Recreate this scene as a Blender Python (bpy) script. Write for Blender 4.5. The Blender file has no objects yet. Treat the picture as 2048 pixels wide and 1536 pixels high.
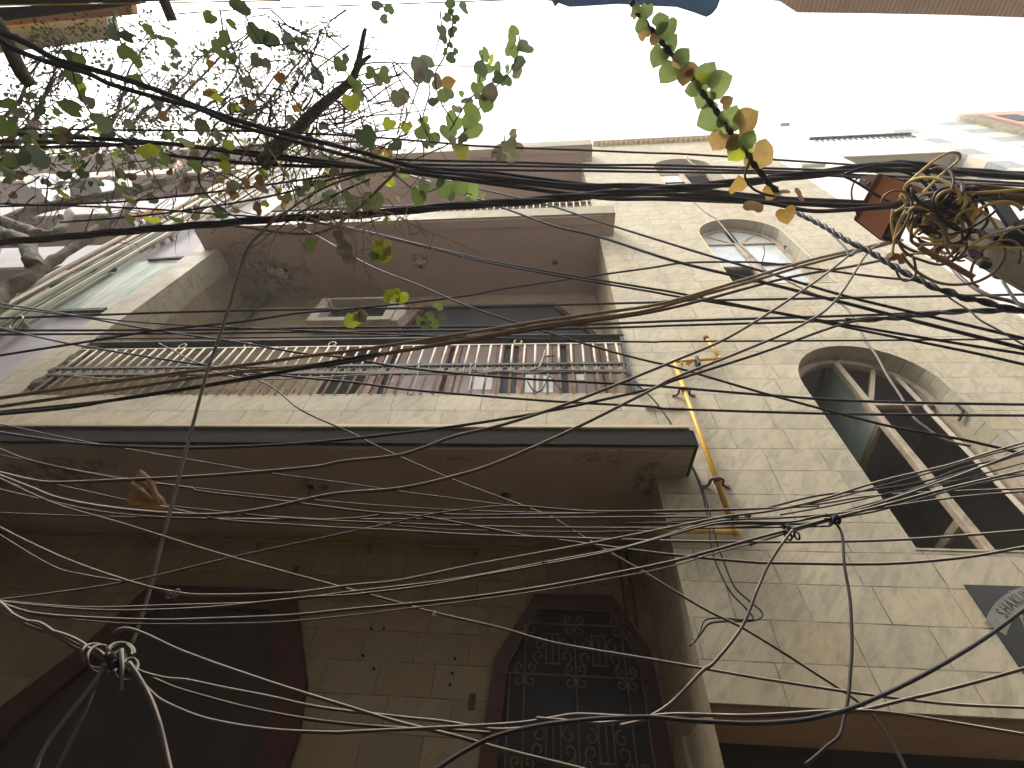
import bpy, bmesh, math, random
from mathutils import Vector, Matrix
R = random.Random(7)
C = bpy.context.scene.collection
PI = math.pi

# ------------------------------------------------------------------ camera
F = 878.97                      # focal length in pixels of a 2048 x 1536 frame
CX = Vector((0.9966542, 0.05667414, 0.05889351))
CY = Vector((0.00519215, -0.76299883, 0.64637901))
CZ = Vector((-0.08156865, 0.64391057, 0.76074025))
def ray(px, py):
    """direction in the street (x along the lane, y to the house front, z up) seen at a point of the photo"""
    d = Vector((px - 1024.0, -(py - 768.0), F))
    return Vector((CX.x*d.x + CY.x*d.y + CZ.x*d.z,
                   CX.y*d.x + CY.y*d.y + CZ.y*d.z,
                   CX.z*d.x + CY.z*d.y + CZ.z*d.z))
def atY(px, py, Y):
    r = ray(px, py); return r * (Y / r.y)
def atZ(px, py, Z):
    r = ray(px, py); return r * (Z / r.z)
def atD(px, py, D):
    r = ray(px, py); return r.normalized() * D
def at(px, py, k, v):
    return atY(px, py, v) if k == 'Y' else atZ(px, py, v) if k == 'Z' else atD(px, py, v)

cam = bpy.data.cameras.new('camera')
cam.sensor_width = 36.0
cam.lens = 36.0 * F / 2048.0
cam.clip_start = 0.02
cam.clip_end = 3000.0
co = bpy.data.objects.new('camera', cam)
C.objects.link(co)
# rows: camera right, up, forward in world axes
right = Vector((CX.x, CX.y, CX.z)); up = Vector((CY.x, CY.y, CY.z)); fwd = Vector((CZ.x, CZ.y, CZ.z))
m = Matrix((right, up, -fwd)).transposed().to_4x4()
co.matrix_world = m
bpy.context.scene.camera = co

# ------------------------------------------------------------------ objects
WL = {}
def tag(o, label=None, cat=None, group=None, kind=None):
    if label: o['label'] = label
    if cat: o['category'] = cat
    if group: o['group'] = group
    if kind: o['kind'] = kind
    return o
def empty(name, loc, label=None, cat=None, group=None):
    o = bpy.data.objects.new(name, None); C.objects.link(o)
    o.location = loc; WL[o] = Vector(loc); o.empty_display_size = 0.1
    return tag(o, label, cat, group)
def obj(name, bm, mats, parent=None, smooth=False, label=None, cat=None, group=None, kind=None, merge=False):
    if merge: bmesh.ops.remove_doubles(bm, verts=bm.verts, dist=1e-5)
    lo = Vector((1e9,)*3); hi = Vector((-1e9,)*3)
    for v in bm.verts:
        for i in range(3):
            lo[i] = min(lo[i], v.co[i]); hi[i] = max(hi[i], v.co[i])
    c = Vector(((lo.x+hi.x)/2, (lo.y+hi.y)/2, lo.z))
    for v in bm.verts: v.co -= c
    me = bpy.data.meshes.new(name)
    if smooth:
        for f in bm.faces: f.smooth = True
    bm.to_mesh(me); bm.free()
    for mm in (mats if isinstance(mats, (list, tuple)) else [mats]): me.materials.append(mm)
    o = bpy.data.objects.new(name, me); C.objects.link(o)
    WL[o] = c
    if parent is not None:
        o.parent = parent; o.location = c - WL[parent]
    else:
        o.location = c
    return tag(o, label, cat, group, kind)
def NB(): return bmesh.new()

# ------------------------------------------------------------------ shapes
def box(bm, x0, x1, y0, y1, z0, z1, mi=0):
    vs = [bm.verts.new(p) for p in ((x0,y0,z0),(x1,y0,z0),(x1,y1,z0),(x0,y1,z0),(x0,y0,z1),(x1,y0,z1),(x1,y1,z1),(x0,y1,z1))]
    for q in ((0,3,2,1),(4,5,6,7),(0,1,5,4),(1,2,6,5),(2,3,7,6),(3,0,4,7)):
        f = bm.faces.new([vs[i] for i in q]); f.material_index = mi
def bevel_box(bm, x0, x1, y0, y1, z0, z1, b=0.005, mi=0):
    t = bmesh.new(); box(t, x0, x1, y0, y1, z0, z1, mi)
    bmesh.ops.bevel(t, geom=list(t.edges), offset=b, segments=1, affect='EDGES')
    for f in t.faces: f.material_index = mi
    merge_in(bm, t)
def merge_in(bm, t, mat=None):
    mp = {}
    for v in t.verts: mp[v] = bm.verts.new((mat @ v.co) if mat else v.co)
    for f in t.faces:
        try:
            g = bm.faces.new([mp[v] for v in f.verts]); g.material_index = f.material_index; g.smooth = f.smooth
        except ValueError: pass
    t.free()
def bar(bm, p, q, w, d, upv=Vector((0,1,0)), mi=0, b=0.0):
    """a bar of section w x d from p to q"""
    p = Vector(p); q = Vector(q); a = (q-p); L = a.length; a.normalize()
    s = a.cross(upv)
    if s.length < 1e-4: s = a.cross(Vector((1,0,0)))
    s.normalize(); u = s.cross(a).normalized()
    t = bmesh.new(); box(t, -w/2, w/2, -d/2, d/2, 0, L, mi)
    if b: bmesh.ops.bevel(t, geom=list(t.edges), offset=b, segments=1, affect='EDGES')
    M = Matrix((s, u, a)).transposed().to_4x4(); M.translation = p
    merge_in(bm, t, M)
def quad(bm, a, b, c, d, mi=0):
    f = bm.faces.new([bm.verts.new(p) for p in (a,b,c,d)]); f.material_index = mi; return f
def poly(bm, pts, mi=0):
    f = bm.faces.new([bm.verts.new(p) for p in pts]); f.material_index = mi; return f
def prism_xz(bm, pts, y0, y1, mi=0):
    """a flat outline in the wall plane (x,z) given thickness from y0 (front) to y1"""
    a = [bm.verts.new((x, y0, z)) for x, z in pts]; b = [bm.verts.new((x, y1, z)) for x, z in pts]
    n = len(pts)
    for fvs in [a, list(reversed(b))] + [[a[i], b[i], b[(i+1) % n], a[(i+1) % n]] for i in range(n)]:
        f = bm.faces.new(fvs); f.material_index = mi
def ring_xz(bm, outer, inner, y0, y1, mi=0, close=True):
    n = len(outer)
    o0=[bm.verts.new((x,y0,z)) for x,z in outer]; i0=[bm.verts.new((x,y0,z)) for x,z in inner]
    o1=[bm.verts.new((x,y1,z)) for x,z in outer]; i1=[bm.verts.new((x,y1,z)) for x,z in inner]
    for k in range(n if close else n-1):
        j=(k+1)%n
        for q in ((o0[k],o0[j],i0[j],i0[k]),(o1[k],i1[k],i1[j],o1[j]),(i0[k],i0[j],i1[j],i1[k]),(o0[j],o0[k],o1[k],o1[j])):
            f=bm.faces.new(q); f.material_index=mi
def smooth_path(pts, n=6):
    """Catmull-Rom through the points"""
    P = [Vector(p) for p in pts]
    if len(P) < 3: return [P[0].lerp(P[-1], i/8) for i in range(9)]
    P = [P[0]*2-P[1]] + P + [P[-1]*2-P[-2]]
    out = []
    for i in range(1, len(P)-2):
        p0,p1,p2,p3 = P[i-1],P[i],P[i+1],P[i+2]
        for k in range(n):
            t = k/n
            out.append(0.5*((2*p1)+(p2-p0)*t+(2*p0-5*p1+4*p2-p3)*t*t+(3*p1-p0-3*p2+p3)*t*t*t))
    out.append(P[-2]); return out
def tube(bm, pts, r, seg=6, mi=0, cap=True):
    P = [Vector(p) for p in pts]; n = len(P)
    rr = r if isinstance(r, (list, tuple)) else [r]*n
    prev = None; rings = []
    for i, p in enumerate(P):
        t = (P[min(i+1,n-1)]-P[max(i-1,0)])
        if t.length < 1e-9: t = Vector((1,0,0))
        t.normalize()
        if prev is None:
            s = t.cross(Vector((0,0,1)))
            if s.length < 1e-3: s = t.cross(Vector((0,1,0)))
        else:
            s = prev - t*prev.dot(t)
        s.normalize(); prev = s; u = t.cross(s)
        rings.append([bm.verts.new(p + (s*math.cos(2*PI*k/seg)+u*math.sin(2*PI*k/seg))*rr[i]) for k in range(seg)])
    for a, b in zip(rings, rings[1:]):
        for k in range(seg):
            f = bm.faces.new((a[k], a[(k+1)%seg], b[(k+1)%seg], b[k])); f.material_index = mi; f.smooth = True
    if cap:
        for g in (list(reversed(rings[0])), rings[-1]):
            f = bm.faces.new(g); f.material_index = mi
def helix(pts, off, pitch, phase):
    """a strand wound round a path"""
    out = []; s = 0.0; prev = None
    for i, p in enumerate(pts):
        t = (pts[min(i+1,len(pts)-1)]-pts[max(i-1,0)]).normalized()
        if i: s += (p-pts[i-1]).length
        a = t.cross(Vector((0,0,1))) if prev is None else prev - t*prev.dot(t)
        a.normalize(); prev = a; b = t.cross(a)
        th = 2*PI*s/pitch+phase
        out.append(p+(a*math.cos(th)+b*math.sin(th))*off)
    return out
def resample(pts, step):
    out=[pts[0].copy()]; acc=0.0
    for a,b in zip(pts,pts[1:]):
        L=(b-a).length
        if L<1e-9: continue
        d=step-acc
        while d<=L:
            out.append(a.lerp(b,d/L)); d+=step
        acc=(acc+L)%step if step>0 else 0
    out.append(pts[-1].copy()); return out

# ------------------------------------------------------------------ materials
def newmat(name):
    m = bpy.data.materials.new(name); m.use_nodes = True
    nt = m.node_tree; nt.nodes.clear()
    out = nt.nodes.new('ShaderNodeOutputMaterial'); b = nt.nodes.new('ShaderNodeBsdfPrincipled')
    nt.links.new(b.outputs[0], out.inputs[0])
    return m, nt, b, out
def N(nt, t, **k):
    n = nt.nodes.new(t)
    for a, v in k.items():
        if a.startswith('i_'): n.inputs[a[2:].replace('_', ' ')].default_value = v
        else: setattr(n, a, v)
    return n
def ramp(nt, src, stops):
    r = nt.nodes.new('ShaderNodeValToRGB'); e = r.color_ramp.elements
    while len(e) < len(stops): e.new(0.5)
    for el, (p, c) in zip(e, stops):
        el.position = p; el.color = (*c, 1) if len(c) == 3 else c
    nt.links.new(src, r.inputs[0]); return r.outputs[0]
def mixc(nt, fac, a, b, blend='MIX'):
    n = nt.nodes.new('ShaderNodeMix'); n.data_type = 'RGBA'; n.blend_type = blend
    for i, v in ((0, fac), (6, a), (7, b)):
        if isinstance(v, (int, float)): n.inputs[i].default_value = v
        elif isinstance(v, tuple): n.inputs[i].default_value = (*v, 1) if len(v) == 3 else v
        else: nt.links.new(v, n.inputs[i])
    return n.outputs[2]
def mathn(nt, op, a, b=None):
    n = nt.nodes.new('ShaderNodeMath'); n.operation = op
    for i, v in enumerate((a, b)):
        if v is None: continue
        if isinstance(v, (int, float)): n.inputs[i].default_value = v
        else: nt.links.new(v, n.inputs[i])
    return n.outputs[0]
def pos(nt, scale=(1,1,1), rot=(0,0,0)):
    g = nt.nodes.new('ShaderNodeNewGeometry'); mp = nt.nodes.new('ShaderNodeMapping')
    mp.inputs['Scale'].default_value = scale; mp.inputs['Rotation'].default_value = rot
    nt.links.new(g.outputs['Position'], mp.inputs[0]); return mp.outputs[0]
def noise(nt, vec, scale, detail=4, rough=0.55, dist=0.0):
    n = nt.nodes.new('ShaderNodeTexNoise'); n.inputs['Scale'].default_value = scale
    n.inputs['Detail'].default_value = detail; n.inputs['Roughness'].default_value = rough; n.inputs['Distortion'].default_value = dist
    nt.links.new(vec, n.inputs['Vector']); return n.outputs[0]
def bump(nt, b, h, strength=0.3, dist=0.01):
    n = nt.nodes.new('ShaderNodeBump'); n.inputs['Strength'].default_value = strength; n.inputs['Distance'].default_value = dist
    nt.links.new(h, n.inputs['Height']); nt.links.new(n.outputs[0], b.inputs['Normal'])
def simple(name, c1, c2=None, rough=0.6, scale=8.0, metal=0.0, stain=None, stain_scale=1.5, bmp=0.15, stain_lo=0.52, stain_hi=0.68):
    m, nt, b, o = newmat(name)
    v = pos(nt)
    c2 = c2 or tuple(x*0.75 for x in c1)
    n1 = noise(nt, v, scale, 6, 0.6)
    col = ramp(nt, n1, [(0.35, c2), (0.65, c1)])
    if stain:
        n2 = noise(nt, v, stain_scale, 8, 0.65, 0.4)
        k = ramp(nt, n2, [(stain_lo, (0,0,0)), (stain_hi, (1,1,1))])
        col = mixc(nt, k, col, stain)
    nt.links.new(col, b.inputs['Base Color'])
    b.inputs['Roughness'].default_value = rough; b.inputs['Metallic'].default_value = metal
    if bmp: bump(nt, b, noise(nt, v, scale*5, 4), 0.9 if 'bark' in name else bmp, 0.02 if 'bark' in name else 0.004)
    return m
def tile_mat(name, base, dark, tan, bw=0.355, rh=0.182, z0=1.68, vein=(0.235,0.225,0.185), mort=0.0034, grime=0.32, vk=0.5):
    m, nt, b, o = newmat(name)
    g = nt.nodes.new('ShaderNodeNewGeometry')
    sp = nt.nodes.new('ShaderNodeSeparateXYZ'); nt.links.new(g.outputs['Position'], sp.inputs[0])
    sn = nt.nodes.new('ShaderNodeSeparateXYZ'); nt.links.new(g.outputs['True Normal'], sn.inputs[0])
    side = mathn(nt, 'GREATER_THAN', mathn(nt, 'ABSOLUTE', sn.outputs[0]), 0.6)
    flat = mathn(nt, 'GREATER_THAN', mathn(nt, 'ABSOLUTE', sn.outputs[2]), 0.8)
    mx = nt.nodes.new('ShaderNodeMix'); nt.links.new(side, mx.inputs[0]); nt.links.new(sp.outputs[0], mx.inputs[2]); nt.links.new(sp.outputs[1], mx.inputs[3])
    my = nt.nodes.new('ShaderNodeMix'); nt.links.new(flat, my.inputs[0]); nt.links.new(mathn(nt, 'SUBTRACT', sp.outputs[2], z0), my.inputs[2]); nt.links.new(sp.outputs[1], my.inputs[3])
    cv = nt.nodes.new('ShaderNodeCombineXYZ'); nt.links.new(mx.outputs[0], cv.inputs[0]); nt.links.new(my.outputs[0], cv.inputs[1])
    # a little waviness so that the courses are not ruled lines
    wob = noise(nt, g.outputs['Position'], 1.3, 2)
    wv = nt.nodes.new('ShaderNodeVectorMath'); wv.operation='MULTIPLY_ADD'
    cw = nt.nodes.new('ShaderNodeCombineXYZ'); nt.links.new(wob, cw.inputs[0]); nt.links.new(wob, cw.inputs[1])
    nt.links.new(cw.outputs[0], wv.inputs[0]); wv.inputs[1].default_value=(0.02,0.012,0); nt.links.new(cv.outputs[0], wv.inputs[2])
    br = nt.nodes.new('ShaderNodeTexBrick'); nt.links.new(wv.outputs[0], br.inputs['Vector'])
    br.offset = 0.43; br.offset_frequency = 2; br.squash = 1.12; br.squash_frequency = 3
    for k, vv in (('Color1',(0,0,0,1)),('Color2',(1,1,1,1)),('Mortar',(0.5,0.5,0.5,1))): br.inputs[k].default_value = vv
    for k, vv in (('Scale',1.0),('Mortar Size',mort),('Mortar Smooth',0.2),('Bias',0.0),('Brick Width',bw),('Row Height',rh)): br.inputs[k].default_value = vv
    col = ramp(nt, br.outputs['Color'], [(0.0, dark), (0.35, base), (0.72, tuple(x*1.06 for x in base)), (1.0, tan)])
    # veins: two diagonal, stretched, distorted noises, shifted by the tile's own number so that they break at the joints
    sh = nt.nodes.new('ShaderNodeVectorMath'); sh.operation='MULTIPLY_ADD'
    nt.links.new(br.outputs['Color'], sh.inputs[0]); sh.inputs[1].default_value=(7.0,3.0,5.0); nt.links.new(g.outputs['Position'], sh.inputs[2])
    m0 = nt.nodes.new('ShaderNodeMapping'); m0.inputs['Rotation'].default_value=(0.0,0.80,0.5)
    nt.links.new(sh.outputs[0], m0.inputs[0])
    mp = nt.nodes.new('ShaderNodeMapping'); mp.inputs['Scale'].default_value=(0.75,1.6,3.4)
    nt.links.new(m0.outputs[0], mp.inputs[0])
    v1 = ramp(nt, noise(nt, mp.outputs[0], 4.6, 9, 0.70, 0.9), [(0.45,(0,0,0)),(0.62,(1,1,1))])
    v2 = ramp(nt, noise(nt, mp.outputs[0], 13.0, 9, 0.76, 0.9), [(0.50,(0,0,0)),(0.72,(1,1,1))])
    col = mixc(nt, mathn(nt,'MULTIPLY',v1,vk), col, vein)
    col = mixc(nt, mathn(nt,'MULTIPLY',v2,vk*0.85), col, tuple(x*0.72 for x in vein))
    # grime: streaks that run down, and blotches
    st = ramp(nt, noise(nt, pos(nt,(6,6,0.5)), 1.0, 5, 0.6), [(0.5,(0,0,0)),(0.8,(1,1,1))])
    col = mixc(nt, mathn(nt,'MULTIPLY',st,grime), col, (0.20,0.17,0.12))
    bl = ramp(nt, noise(nt, g.outputs['Position'], 0.9, 8, 0.7), [(0.5,(0,0,0)),(0.75,(1,1,1))])
    col = mixc(nt, mathn(nt,'MULTIPLY',bl,grime*0.8), col, (0.24,0.20,0.14))
    jt = ramp(nt, noise(nt, g.outputs['Position'], 9.0, 3), [(0.35,(0.25,0.25,0.25)),(0.65,(1,1,1))])
    col = mixc(nt, mathn(nt,'MULTIPLY',br.outputs['Fac'],jt), col, (0.12,0.10,0.075))
    nt.links.new(col, b.inputs['Base Color'])
    rr = ramp(nt, noise(nt, g.outputs['Position'], 5.0, 4), [(0.3,(0.5,)*3),(0.7,(0.75,)*3)])
    nt.links.new(rr, b.inputs['Roughness']); b.inputs['Specular IOR Level'].default_value = 0.22
    h = mathn(nt, 'ADD', mathn(nt,'MULTIPLY',br.outputs['Fac'],-1.0), mathn(nt,'MULTIPLY',br.outputs['Color'],0.35))
    bump(nt, b, h, 0.5, 0.004)
    return m
def plaster_mat(name, base, dark, patch, peel=0.6, stain=None):
    m, nt, b, o = newmat(name)
    v = pos(nt)
    col = ramp(nt, noise(nt, v, 2.2, 8, 0.65), [(0.3, dark), (0.7, base)])
    n = noise(nt, v, 1.1, 10, 0.72, 0.5)
    k = ramp(nt, n, [(peel, (0,0,0)), (peel+0.03, (1,1,1))])
    col = mixc(nt, mathn(nt,'MULTIPLY',k,0.75), col, patch)
    e = ramp(nt, n, [(peel-0.035, (0,0,0)), (peel-0.01, (1,1,1)), (peel+0.02, (0,0,0))])
    col = mixc(nt, mathn(nt,'MULTIPLY',e,0.6), col, tuple(x*0.45 for x in dark))
    s = ramp(nt, noise(nt, v, 4.0, 6, 0.7), [(0.55,(0,0,0)),(0.8,(1,1,1))])
    col = mixc(nt, mathn(nt,'MULTIPLY',s,0.4), col, stain or tuple(x*0.5 for x in dark))
    nt.links.new(col, b.inputs['Base Color']); b.inputs['Roughness'].default_value = 0.85
    b.inputs['Specular IOR Level'].default_value = 0.2
    bump(nt, b, mathn(nt,'ADD',noise(nt, v, 30, 5), mathn(nt,'MULTIPLY',k,-0.8)), 0.35, 0.006)
    return m
def damaged(name, base, dark, spots):
    """painted underside of a slab with damp, flaking spots: (x, y, rx, ry, bare)"""
    m, nt, b, o = newmat(name)
    v = pos(nt); g = nt.nodes.new('ShaderNodeNewGeometry'); sp = nt.nodes.new('ShaderNodeSeparateXYZ'); nt.links.new(g.outputs['Position'], sp.inputs[0])
    col = ramp(nt, noise(nt, v, 1.6, 8, 0.65), [(0.3, dark), (0.7, base)])
    wob = noise(nt, v, 4.5, 10, 0.72, 0.6); fine = noise(nt, v, 14.0, 8, 0.7)
    def fld(x, y, rx, ry):
        dx = mathn(nt,'DIVIDE',mathn(nt,'SUBTRACT',sp.outputs[0],x),rx); dy = mathn(nt,'DIVIDE',mathn(nt,'SUBTRACT',sp.outputs[1],y),ry)
        r = mathn(nt,'SQRT',mathn(nt,'ADD',mathn(nt,'MULTIPLY',dx,dx),mathn(nt,'MULTIPLY',dy,dy)))
        return mathn(nt,'ADD',r,mathn(nt,'MULTIPLY',mathn(nt,'SUBTRACT',wob,0.5),3.2))
    bumpv = None
    for (x, y, rx, ry, bare) in spots:
        q = fld(x, y, rx, ry)
        k = ramp(nt, q, [(0.0,(1,1,1)),(0.80,(0.9,)*3),(0.98,(0,0,0))])
        inner = ramp(nt, fine, [(0.36, tuple(t*0.32 for t in dark)),(0.50, tuple(t*0.7 for t in dark)),(0.64, tuple(t*1.1 for t in base))])
        col = mixc(nt, mathn(nt,'MULTIPLY',k,0.85), col, inner)
        if bare:
            kb = ramp(nt, q, [(0.0,(1,1,1)),(0.34,(1,1,1)),(0.37,(0,0,0))]); ke = ramp(nt, q, [(0.33,(0,0,0)),(0.37,(1,1,1)),(0.47,(1,1,1)),(0.53,(0,0,0))])
            col = mixc(nt, mathn(nt,'MULTIPLY',ke,0.75), col, tuple(t*0.2 for t in dark))
            col = mixc(nt, kb, col, ramp(nt, fine, [(0.35,(0.24,0.19,0.13)),(0.6,(0.56,0.47,0.34))]))
    nt.links.new(col, b.inputs['Base Color']); b.inputs['Roughness'].default_value = 0.88; b.inputs['Specular IOR Level'].default_value = 0.2
    bump(nt, b, mathn(nt,'ADD',noise(nt, v, 40, 5),noise(nt, v, 3, 4)), 0.3, 0.006)
    return m
def cable_mat(name, body, dust_toplight, amount=0.75, rough=0.5):
    """rubber sheath, dusty above, with light from above painted into the same pale colour"""
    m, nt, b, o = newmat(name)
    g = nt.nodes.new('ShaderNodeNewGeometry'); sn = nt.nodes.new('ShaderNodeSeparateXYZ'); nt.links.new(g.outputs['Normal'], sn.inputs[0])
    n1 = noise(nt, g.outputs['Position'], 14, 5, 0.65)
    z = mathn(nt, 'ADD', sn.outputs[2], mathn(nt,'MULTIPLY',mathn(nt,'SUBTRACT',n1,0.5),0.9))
    k = ramp(nt, z, [(0.30,(0,0,0)),(0.60,(1,1,1))])  # paler upward faces: dusty layer and painted top light in one
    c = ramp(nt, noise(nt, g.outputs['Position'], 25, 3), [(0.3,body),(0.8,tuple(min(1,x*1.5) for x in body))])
    col = mixc(nt, mathn(nt,'MULTIPLY',k,amount), c, dust_toplight)
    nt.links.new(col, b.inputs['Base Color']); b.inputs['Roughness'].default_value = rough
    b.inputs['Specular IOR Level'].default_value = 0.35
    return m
def leaf_mat(name, c1, c2, trans):
    m, nt, b, o = newmat(name)
    nt.nodes.remove(b)
    d = nt.nodes.new('ShaderNodeBsdfDiffuse'); t = nt.nodes.new('ShaderNodeBsdfTranslucent'); gl = nt.nodes.new('ShaderNodeBsdfGlossy')
    gl.inputs['Roughness'].default_value = 0.35
    v = pos(nt)
    col = ramp(nt, noise(nt, v, 22, 4, 0.6), [(0.35, c2), (0.65, c1)])
    nt.links.new(col, d.inputs[0])
    tc = mixc(nt, 1.0, col, (*trans,), 'MULTIPLY')
    nt.links.new(tc, t.inputs[0])
    a = nt.nodes.new('ShaderNodeMixShader'); a.inputs[0].default_value = 0.55
    nt.links.new(d.outputs[0], a.inputs[1]); nt.links.new(t.outputs[0], a.inputs[2])
    q = nt.nodes.new('ShaderNodeMixShader'); q.inputs[0].default_value = 0.05
    nt.links.new(a.outputs[0], q.inputs[1]); nt.links.new(gl.outputs[0], q.inputs[2])
    nt.links.new(q.outputs[0], o.inputs[0])
    return m
def glass_mat(name, tint, rough=0.08, alpha_diffuse=0.6):
    m, nt, b, o = newmat(name)
    v = pos(nt)
    col = ramp(nt, noise(nt, v, 3.0, 7, 0.65, 0.6), [(0.3, tuple(x*0.7 for x in tint)), (0.7, tint)])
    nt.links.new(col, b.inputs['Base Color']); 
    nt.links.new(ramp(nt, noise(nt, v, 6.0, 5), [(0.35,(rough,)*3),(0.75,(rough+0.2,)*3)]), b.inputs['Roughness'])
    b.inputs['Specular IOR Level'].default_value = 0.8
    return m

M = {}
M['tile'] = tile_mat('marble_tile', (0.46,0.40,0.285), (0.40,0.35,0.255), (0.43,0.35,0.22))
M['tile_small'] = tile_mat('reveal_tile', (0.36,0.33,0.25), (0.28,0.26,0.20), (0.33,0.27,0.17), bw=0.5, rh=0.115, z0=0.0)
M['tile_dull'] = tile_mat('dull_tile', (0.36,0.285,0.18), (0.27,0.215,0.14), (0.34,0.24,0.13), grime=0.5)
M['soffit'] = plaster_mat('brown_soffit_plaster', (0.36,0.275,0.235), (0.31,0.235,0.20), (0.44,0.36,0.28), 0.72)
M['soffit_low'] = plaster_mat('stained_soffit_plaster', (0.40,0.30,0.215), (0.32,0.235,0.17), (0.22,0.165,0.13), 0.64)
M['low_soffit_board'] = plaster_mat('ochre_underside', (0.44,0.29,0.165), (0.36,0.23,0.13), (0.30,0.20,0.12), 0.68)
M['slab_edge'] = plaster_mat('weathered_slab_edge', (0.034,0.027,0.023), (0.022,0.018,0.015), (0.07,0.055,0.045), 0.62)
M['soffit_stain'] = plaster_mat('damp_soffit', (0.25,0.19,0.155), (0.17,0.13,0.105), (0.33,0.27,0.20), 0.56)
M['broken'] = plaster_mat('broken_plaster', (0.20,0.175,0.125), (0.11,0.095,0.07), (0.06,0.05,0.04), 0.55)
M['coping'] = simple('cream_coping', (0.62,0.50,0.33), (0.50,0.40,0.26), 0.5, 6)
M['peel'] = simple('bare_cement', (0.42,0.36,0.26), (0.27,0.22,0.16), 0.9, 14, stain=(0.12,0.09,0.07), stain_scale=9)
M['hole'] = simple('black_hole', (0.015,0.012,0.01), None, 0.9)
M['wood_frame'] = simple('dusty_window_wood', (0.42,0.35,0.255), (0.31,0.25,0.175), 0.65, 10, stain=(0.20,0.15,0.10), stain_scale=7)
M['pale_frame'] = simple('pale_dusty_frame', (0.44,0.39,0.31), (0.33,0.28,0.22), 0.65, 9)
M['red_frame'] = simple('dark_red_paint', (0.078,0.020,0.017), (0.048,0.014,0.013), 0.5, 7, stain=(0.06,0.03,0.025), stain_scale=4)
M['door_red'] = simple('brown_red_door', (0.23,0.11,0.085), (0.16,0.07,0.055), 0.45, 9, stain=(0.33,0.22,0.16), stain_scale=4)
M['door_brown'] = simple('orange_brown_door', (0.30,0.15,0.06), (0.22,0.11,0.05), 0.5, 6)
M['door_dark'] = simple('dark_door_board', (0.045,0.034,0.028), (0.03,0.022,0.019), 0.6, 3)
M['dark_glass'] = simple('dark_dusty_glass', (0.045,0.043,0.045), (0.03,0.03,0.032), 0.7, 3)
M['door_glass'] = glass_mat('dusty_door_glass', (0.20,0.135,0.11), 0.4)
M['frost'] = glass_mat('teal_frosted_glass', (0.66,0.84,0.75), 0.3)
M['sky_painted_glass'] = glass_mat('sky_pale_glass', (0.55,0.60,0.60), 0.05)  # pale tint paints the reflected sky into the pane colour
M['paper'] = simple('white_paper', (0.72,0.71,0.66), (0.60,0.58,0.52), 0.8, 6)
M['grey_rail'] = simple('grey_blue_rail', (0.060,0.066,0.070), (0.04,0.043,0.045), 0.7, 12, stain=(0.10,0.09,0.08), stain_scale=6)
M['cream_bar'] = simple('cream_bar', (0.50,0.43,0.32), (0.38,0.32,0.235), 0.6, 14, stain=(0.15,0.11,0.075), stain_scale=9)
M['white_wood'] = simple('white_painted_wood', (0.58,0.52,0.43), (0.45,0.39,0.31), 0.6, 9)
M['mesh_dark'] = simple('dark_mesh', (0.05,0.04,0.036), None, 0.8)
M['iron'] = simple('rusty_grille_iron', (0.21,0.145,0.095), (0.13,0.09,0.06), 0.6, 20)
M['interior'] = simple('dark_room', (0.46,0.44,0.42), (0.38,0.36,0.34), 0.9, 2)
M['yellow_pipe'] = simple('yellow_pipe_paint', (0.60,0.36,0.035), (0.50,0.28,0.03), 0.4, 9, stain=(0.28,0.14,0.05), stain_scale=7, stain_lo=0.6, stain_hi=0.72)
M['yellow_shaded'] = simple('shaded_yellow_pipe', (0.30,0.19,0.04), (0.22,0.13,0.03), 0.7, 9)  # darker copy of the yellow paint: recess shade put into the colour
M['rust'] = simple('rusty_clamp', (0.17,0.075,0.05), (0.09,0.045,0.03), 0.75, 30)
M['granite'] = simple('black_granite', (0.030,0.031,0.030), (0.02,0.02,0.02), 0.35, 40)
M['sign_letter'] = simple('pale_sign_paint', (0.21,0.205,0.175), (0.15,0.145,0.12), 0.7, 20)
M['white_wall'] = simple('white_painted_wall', (0.78,0.77,0.76), (0.70,0.69,0.68), 0.8, 1.5)
M['beige_soffit'] = simple('beige_soffit', (0.42,0.37,0.29), (0.36,0.31,0.24), 0.85, 2)
M['grey_tile'] = simple('grey_marble_check', (0.30,0.31,0.32), (0.20,0.21,0.22), 0.4, 18, stain=(0.40,0.40,0.40), stain_scale=10)
M['cream_tile'] = simple('cream_marble_check', (0.58,0.53,0.41), (0.50,0.46,0.36), 0.4, 8)
M['pink_wall'] = simple('pink_wall', (0.55,0.31,0.23), (0.47,0.26,0.19), 0.8, 3)
M['mossy'] = simple('mossy_stone', (0.26,0.23,0.15), (0.13,0.12,0.07), 0.9, 9)
M['lilac'] = simple('lilac_white_paint', (0.40,0.37,0.385), (0.32,0.295,0.305), 0.8, 2.2, stain=(0.30,0.27,0.25), stain_scale=2.5)
M['green_paint'] = None
M['pvc'] = simple('yellowed_pvc', (0.56,0.48,0.33), (0.44,0.37,0.25), 0.5, 4)
M['pvc_green'] = simple('pale_green_pvc', (0.50,0.52,0.38), (0.40,0.41,0.30), 0.5, 4)
M['pipe_brown'] = simple('brown_pipe', (0.34,0.23,0.15), (0.25,0.17,0.12), 0.6, 5)
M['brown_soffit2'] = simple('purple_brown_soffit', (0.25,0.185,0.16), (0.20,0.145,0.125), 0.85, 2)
M['orange_soffit'] = simple('orange_brown_soffit', (0.60,0.32,0.16), (0.48,0.25,0.125), 0.8, 3)
M['yellow_edge'] = simple('yellow_edge_paint', (0.62,0.42,0.06), (0.5,0.33,0.05), 0.6, 5)
M['dark_wood'] = simple('dark_wood', (0.045,0.03,0.024), (0.03,0.02,0.017), 0.8, 4)
M['grey_green_wall'] = simple('grey_green_plaster', (0.52,0.52,0.38), (0.40,0.41,0.29), 0.85, 2.5)
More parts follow.
